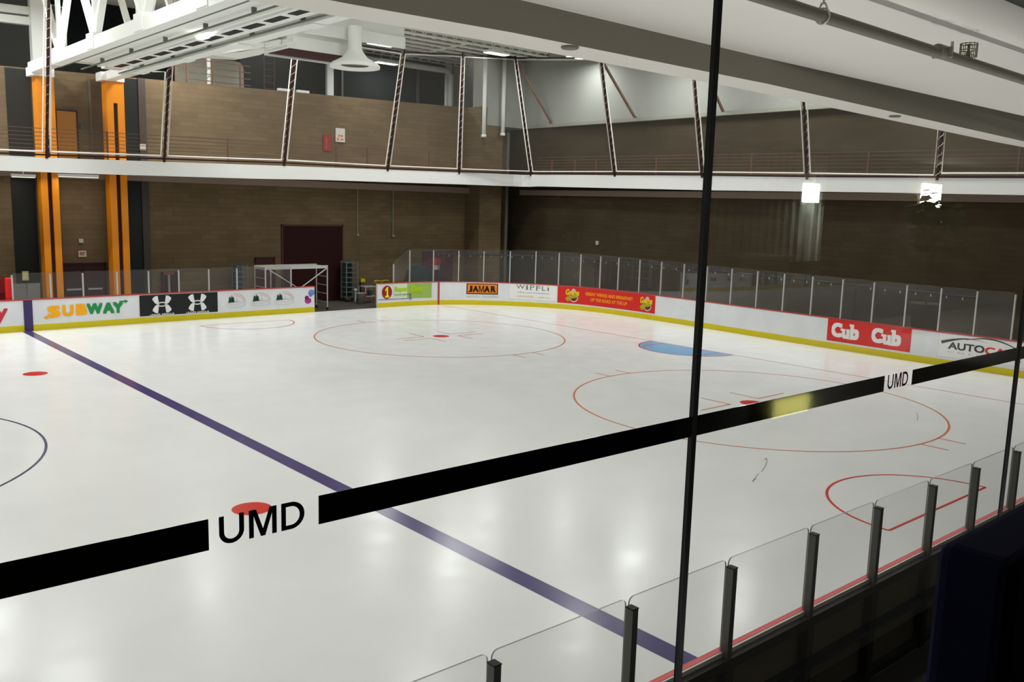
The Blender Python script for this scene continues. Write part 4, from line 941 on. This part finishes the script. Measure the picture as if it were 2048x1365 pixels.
# yellow hose reel thing lying along the gate top
a = ENDP.see(757, 566)[0]; b = ENDP.see(787, 565)[0]; m = MB(); yl = mat('hose_yellow', (150, 140, 20), .6, .3)
pts = [ENDP.P(lerp(a, b, k/8), -.35, BH+.07+.02*math.sin(k*1.3)) for k in range(9)]; m.tube(pts, .035, yl, n=8); m.tube([q+Vector((0, .05, -.06)) for q in pts], .035, yl, n=8)
m.bar(pts[1]+Vector((0, 0, -1.2)), pts[1], .04, .04, yl); m.bar(pts[7]+Vector((0, 0, -1.22)), pts[7], .04, .04, yl); m.build('barrier', **T('dull yellow barrier rail behind the gate end of the boards', 'barrier'))
# dark things behind the corner glass
dk = mat('tarp_teal', (20, 38, 42), .8, .2)
for px, py, w, h, lab in ((835, 545, .75, 1.75, 'dark teal covered machine behind the corner glass'), (855, 540, .45, 1.6, 'smaller dark covered shape right of the teal machine')):
    p = at(px, py, 1, 17.2); m = MB(); prof = [(0, 0), (w, 0), (w*.98, h*.5), (w*.7, h*.85), (w*.35, h), (0, h*1.02)]; m.lathe((0, 0, 0), prof, dk, n=14); t_ = m.build('covered_machine', smooth=True, **T(lab, 'machine')); t_.location = (p.x, 17.2, 0)
a = at(869, 517, 1, 17.7); b = at(881, 530, 1, 17.7); c_ = at(869, 540, 1, 17.7)
m = MB(); m.box((a.x, 17.7, b.z), (b.x, 17.84, a.z), mat('box_red', (170, 40, 34))); m.build('alarm_sign', **T('red square sign behind the corner glass, above the white sheet', 'sign'))
m = MB(); m.box((a.x, 17.72, c_.z), (b.x-.05, 17.84, b.z-.02), mat('notice_grey', (176, 172, 168))); m.build('notice', **T('white sheet below the red square sign behind the corner glass', 'notice'))
m = MB(); m.box((a.x-.6, 17.848, 0), (b.x+.9, 17.95, 2.4), MATS['plum_leaf']); m.build('door_6', **S)
# red locker and red padded post at the left edge
a = at(-20, 556, 1, 16.6); b = at(11, 556, 1, 16.6); m = MB(); m.box((a.x, 16.6, .0), (b.x, 17.3, a.z), mat('crimson', (96, 6, 6), .5, .4)); m.box((a.x, 16.58, 1.2), (b.x, 16.6, a.z-.05), mat('crimson_face', (120, 8, 8), .5, .4)); m.build('locker', bevel=.02, **T('dark red cabinet behind the boards at the left edge', 'cabinet'))
p = at(19, 600, 1, 15.25); q = at(19, 556, 1, 15.25); m = MB(); m.box((p.x-.12, 15.13, BH-.05), (p.x+.13, 15.3, q.z), mat('pad_red', (214, 18, 20), .5, .4)); m.build('safety_pad', bevel=.04, **T('bright red pad at the end of the boards glass', 'pad'))
for px, lab in ((45, 'left'), (71, 'right')):
    p = at(px, 590, 1, 17.6); e = empty('chair', (p.x, 17.6, 0), **T('small grey folding chair behind the boards, the %s one' % lab, 'chair', 'grey chairs behind the boards')); o = e.location.copy(); g = mat('chair_grey', (120, 118, 112), .5, .4)
    x = p.x
    m = MB(); m.box((x-.22, 17.4, .44), (x+.22, 17.84, .48), g); child(m, 'seat', e, o)
    m = MB(); m.prism([(x-.22, 17.86, .62), (x+.22, 17.86, .62), (x+.25, 17.92, 1.42), (x-.25, 17.92, 1.42)], (0, .03, 0), g); child(m, 'backrest', e, o)
    for sx in (-.2, .2):
        for y in (17.42, 17.86): m = MB(); m.tube([(x+sx, y, 0), (x+sx, y, .46 if y < 17.5 else .7)], .014, g, n=6); child(m, 'leg', e, o)
# sagging dark cable with hooks behind the right glass
cab = [ENDP.P(ENDP.see(x, 600)[0], -.35, 0) for x in (880, 960, 1040, 1116, 1200, 1290, 1390, 1500, 1600, 1700, 1820, 1950)]
hs = [ENDP.see(x, y)[1] for x, y in ((880, 508), (960, 509), (1040, 511), (1116, 514), (1200, 521), (1290, 529), (1390, 538), (1500, 549), (1600, 559), (1700, 569), (1820, 582), (1950, 596))]
cab = [Vector((p.x, p.y, h-.03)) for p, h in zip(cab, hs)]
m = MB(); m.tube(cab, .035, mat('cable_navy', (26, 30, 40), .6, .3), n=8)
for a, b in zip(cab, cab[1:]):
    for k in range(4): q = lerp(a, b, k/4); m.bar(q+Vector((0, 0, -.12)), q, .03, .03, ALU)
for q in cab[::3]: m.bar(Vector((q.x, q.y, 0)), q, .03, .03, MATS['cable_navy'])
m.build('cable_run', **T('dark cable with small hooks running behind the far right glass', 'cable'))

# ------------------------------------------------------------------ pipe with sprinkler under the near deck
PY = -17.38
a = at(1536, -2, 1, PY); b = at(1800, 73, 1, PY); c_ = at(2048, 160, 1, PY); d = (c_-a).normalized()
m = MB(); P0 = a-d*4; P1 = c_+d*9; m.tube([P0, P1], .027, mat('sprinkler_pipe_paint', (128, 126, 112), .6, .3), n=16)
e = empty('sprinkler_pipe', a, **T('grey sprinkler pipe hanging under the pale ceiling outside the window', 'pipe')); child(m, 'pipe', e, a, smooth=True)
PP = MATS['sprinkler_pipe_paint']
q = at(1882, 104, 1, PY); m = MB(); m.tube([q-d*.05, q-d*.045, q+d*.03, q+d*.035], [.028, .036, .036, .028], PP, n=16); m.bar(q+d*.02-Vector((0, .05, 0)), q+d*.02+Vector((0, .05, 0)), .02, .05, PP); m.tube([q+d*.02+Vector((0, -.045, -.03)), q+d*.02+Vector((0, -.045, .05))], .008, ALU, n=8)
child(m, 'coupling', e, a, label='bolted coupling')
q = at(1646, 22, 1, PY); q = a+d*((q-a).dot(d)); m = MB(); m.tube([q+Vector((0, 0, .05)), q+Vector((0, 0, .11))], .005, ALU, n=8); ring = [q+Vector((0, .033*math.cos(t), .0+.033*math.sin(t))) for t in [k*math.pi/8 for k in range(17)]]; m.tube(ring, .0045, ALU, n=6, cap=False)
m.tube([q+Vector((0, .033, .0)), q+Vector((0, .008, .055)), q+Vector((0, -.008, .055)), q+Vector((0, -.033, 0))], .0045, ALU, n=6); child(m, 'hanger', e, a, label='wire ring hanger')
q = at(1935, 122, 1, PY); q = a+d*((q-a).dot(d)); g = mat('cage_wire', (120, 118, 84), .5, .5)
sp = empty('sprinkler_head', q+Vector((0, 0, .02))-a, label='sprinkler head inside a small wire cage'); sp.parent = e; o = q+Vector((0, 0, .02))
m = MB(); m.tube([q+Vector((0, 0, .02)), q+Vector((0, 0, .05)), q+Vector((0, 0, .06)), q+Vector((0, 0, .09))], [.012, .012, .006, .006], mat('brass', (110, 96, 60), .4, .5, metal=.6), n=12); m.lathe(q+Vector((0, 0, .088)), [(0, 0), (.02, 0), (.02, .003), (0, .004)], MATS['brass'], n=16); child(m, 'head', sp, o)
m = MB(); R = .043
for z in (.03, .062, .094): m.tube([q+Vector((R*math.cos(t), R*math.sin(t), z)) for t in [k*math.pi/10 for k in range(21)]], .0025, g, n=6, cap=False)
for k in range(12): t = k*math.pi/6; m.tube([q+Vector((R*math.cos(t), R*math.sin(t), .022)), q+Vector((R*math.cos(t), R*math.sin(t), .098))], .0022, g, n=6)
child(m, 'cage', sp, o, label='wire cage')

# ------------------------------------------------------------------ the lobby window
GY = -17.8
head = MB(); head.box((-26, GY-.04, 5.853), (-8, GY+.02, 5.95), BLK); head.build('window_frame_head', **S)
jx = [at(1396, 680, 1, GY).x, at(2024, 820, 1, GY).x]; wj = jx[1]-jx[0]
print('mullions', jx)
XS = [jx[0]-3*wj, jx[0]-2*wj, jx[0]-wj, jx[0], jx[1], jx[1]+wj, jx[1]+2*wj]
for i, (a, b) in enumerate(zip(XS, XS[1:])):
    m = MB(); m.add([(a+.011, GY, 2.95), (b-.011, GY, 2.95), (b-.011, GY, 5.853), (a+.011, GY, 5.853)], [(0, 1, 2, 3)], WINGLASS)
    m.build('window_%d' % (i+3), **S)
for x in XS[1:-1]:
    m = MB(); m.box((x-.0125, GY-.008, 2.95), (x+.0125, GY+.008, 5.853), BLK); m.build('trim_window_joint', **S)
ty = GY-.004
def tape(x0, x1, cols, label):
    "black band stuck on the glass: ends given by picture columns"
    m = MB(); m.box((x0, ty-.001, tz0), (x1, ty, tz1), TAPE); o = ((x0+x1)/2, GY, (tz0+tz1)/2); m.v = [tuple(Vector(v)-Vector(o)) for v in m.v]
    ob = m.build('window_tape', **T(label, 'tape')); ob.location = o; return ob
zz = [at(x, y, 1, ty) for x, y in ((100, 1163.5), (417, 1100), (640, 1048), (1200, 920), (1768, 784), (2040, 722))]; zu = [at(x, y, 1, ty) for x, y in ((100, 1103), (417, 1040), (640, 992), (1200, 876), (1768, 751), (2040, 694))]
print('tape z', [round(p.z, 4) for p in zz], [round(p.z, 4) for p in zu])
tz0 = sum(p.z for p in zz)/6; tz1 = sum(p.z for p in zu)/6
X = lambda x, y: at(x, y, 1, ty).x
tape(X(-250, 1200), X(417, 1070), None, 'black tape band on the window, left of the large black letters')
tape(X(637, 1020), X(1768, 768), None, 'long black tape band on the window between the two sets of letters')
tape(X(1824, 755), X(2048, 706)+2.0, None, 'black tape band on the window, right of the smaller letters')
for (xa, xb, ya, yb_, lab) in ((438, 609, 1060, 1030, 'three large black letters stuck on the window at lower left'), (1775, 1816, 768, 758, 'three black letters stuck on the window at right, before the second joint')):
    x0, x1 = X(xa, ya), X(xb, yb_); m = MB(); zl = tz0+.004; zh_ = tz1-.001
    for c_, u0, u1 in (('U', 0, .28), ('M', .335, .66), ('D', .715, 1.0)):
        for g in glyph(c_): m.add([(lerp(x0, x1, lerp(u0, u1, u)), ty, lerp(zl, zh_, v)) for u, v in g], [tuple(range(len(g)))], TAPE)
    # turn the faces towards the lobby
    o = ((x0+x1)/2, GY, (zl+zh_)/2); m.v = [tuple(Vector(v)-Vector(o)) for v in m.v]; ob = m.build('window_lettering', **T(lab, 'lettering')); ob.location = o

# navy lounge seat by the window, seen from its back corner
a = at(1870, 1085, 1, -18.7)
SX = a.x; SZ = a.z; e = empty('lounge_seat', (SX+.6, -19.0, 2.95), **T('dark navy upholstered seat standing by the window at lower right', 'sofa')); o = e.location.copy()
m = MB(); m.box((SX, -18.88, 3.2), (SX+1.3, -18.7, SZ), NAVY); child(m, 'backrest', e, o, bevel=.035)
m = MB(); m.box((SX-.012, -19.5, 3.1), (SX+1.3, -18.69, 3.35), NAVY); child(m, 'seat', e, o, bevel=.03)
for x in (SX+.08, SX+1.2):
    for y in (-19.42, -18.78): m = MB(); m.box((x-.03, y-.03, 2.95), (x+.03, y+.03, 3.12), STEELB); child(m, 'leg', e, o)

# ------------------------------------------------------------------ lobby things mirrored faintly in the glass
LYW = -23.9; VY = 2*GY-LYW
def mir(x, y, Y=LYW): p = at(x, y, 1, 2*GY-Y); return Vector((p.x, Y, p.z))
lampm = mat('sconce_glow', (255, 255, 240), emit=SCONCE)
for (x0, x1, y0, y1, lab, warm) in ((1606, 1640, 366, 406, 'square white wall lamp beside the ribbed lobby panel', 0), (1852, 1882, 367, 410, 'square white wall lamp behind the hanging plant', 1)):
    a = mir(x0, y0); b = mir(x1, y1)
    ld = bpy.data.lights.new('sconce_light', 'AREA'); ld.shape = 'RECTANGLE'; ld.size = .3; ld.size_y = .12; ld.energy = 70 if warm else 32; ld.color = (1, .98, .9); sl = bpy.data.objects.new('sconce_light', ld); COL.objects.link(sl)
    sl.location = ((a.x+b.x)/2, LYW+.09, min(a.z, b.z)-.03); sl.rotation_euler = (math.radians(28 if warm else -18), 0, 0)
    m = MB(); m.box((a.x+.03, LYW-(.099 if warm else .019), min(a.z, b.z)), (b.x-.03, LYW+.0, max(a.z, b.z)), lampm); o = m.build('wall_lamp', bevel=.01, **T(lab, 'wall lamp'))
a = mir(1440, 360); b = mir(1646, 522); m = MB(); x = a.x; rib = mat('ribbed_metal', (176, 184, 172), .5, .4)
m.box((a.x, -23.999, b.z), (b.x, -23.96, 5.79), rib)
n = 14
for k in range(n): xx = lerp(a.x, b.x, (k+.25)/n); m.box((xx, -23.96, b.z), (xx+(b.x-a.x)/n*.45, -23.92, 5.79), rib)
m.build('ribbed_panel', **T('pale ribbed metal panel on the lobby wall, mirrored in the glass', 'wall panel'))
a = mir(1480, 505, -23.2); b = mir(1590, 512, -23.2); e = empty('counter', ((a.x+b.x)/2, -23.2, 2.95), **T('pale counter in the lobby, mirrored below the ribbed panel', 'counter')); o = e.location.copy()
m = MB(); m.box((a.x, -23.9, b.z-.04), (b.x, -23.15, b.z), PALEW); child(m, 'worktop', e, o); m = MB(); m.box((a.x+.05, -23.85, 2.95), (b.x-.05, -23.25, b.z-.04), mat('counter_front', (120, 116, 100), .6, .3)); child(m, 'front_panel', e, o)
# plant
c_ = mir(1872, 402, -22.9); e = empty('potted_plant', (c_.x, c_.y, 2.95), **T('tall leafy indoor plant in the lobby, mirrored over the second lamp', 'plant')); o = e.location.copy()
m = MB(); m.lathe(o, [(0, 0), (.2, 0), (.26, .42), (.28, .44), (.25, .42), (.0, .38)], mat('pot_clay', (90, 70, 56), .7, .2), n=24); child(m, 'pot', e, o, smooth=True)
m = MB(); rnd = random.Random(7); hh = c_.z-2.95
stems = []
for k in range(18):
    t = k*.7; top = Vector((o.x+.32*math.cos(t)*rnd.uniform(.2, 1), o.y+.3*math.sin(t), 2.95+hh+rnd.uniform(-.4, .12))); pts = [Vector((o.x, o.y, 3.25)), Vector((o.x+.05*math.cos(t), o.y+.05*math.sin(t), 2.95+hh*.55)), top]
    m.tube(pts, [.014, .01, .005], mat('stem_green', (60, 74, 36)), n=6); stems.append(pts)
child(m, 'stems', e, o)
m = MB(); lf = mat('leaf_green', (96, 150, 56), .4, .4, noise=.2, nscale=6)
for pts in stems:
    for j in range(34):
        t = rnd.uniform(.5, 1.05); q = lerp(pts[1], pts[2], (t-.35)/.65); ang = rnd.uniform(0, 6.28); L = rnd.uniform(.12, .24); dr = Vector((math.cos(ang), math.sin(ang), rnd.uniform(-.5, .3))).normalized(); sd = dr.cross(Vector((rnd.uniform(-.6, .6), rnd.uniform(-1, 1), rnd.uniform(.2, 1)))).normalized()*L*.34
        b0 = q+dr*.05; m.add([q, b0+dr*L*.3+sd, b0+dr*L, b0+dr*L*.3-sd, b0+dr*L*.35+Vector((0, 0, -.01))], [(0, 1, 4), (1, 2, 4), (2, 3, 4), (3, 0, 4)], lf)
child(m, 'leaves', e, o)
# low glowing box added to put a yellow reflection on the tape
LB = -20.3; a = mir(1546, 801, LB); b = mir(1616, 822, LB)
e = empty('added_glow_box', ((a.x+b.x)/2, LB-.1, 2.95), **T('low yellow glowing box added for the reflection on the black tape', 'added glow box')); o = e.location.copy()
zt2 = max(a.z, b.z); zb2 = min(a.z, b.z)
m = MB(); m.box((a.x, LB-.25, 2.95), (b.x, LB-.002, zt2+.02), mat('box_case', (30, 28, 24), .7, .2)); child(m, 'case', e, o)
m = MB(); m.box((a.x+.01, LB-.002, zb2), (b.x-.01, LB, zt2), mat('tape_glow', (214, 210, 120), emit=7)); child(m, 'lit_front', e, o, label='glowing yellow front')
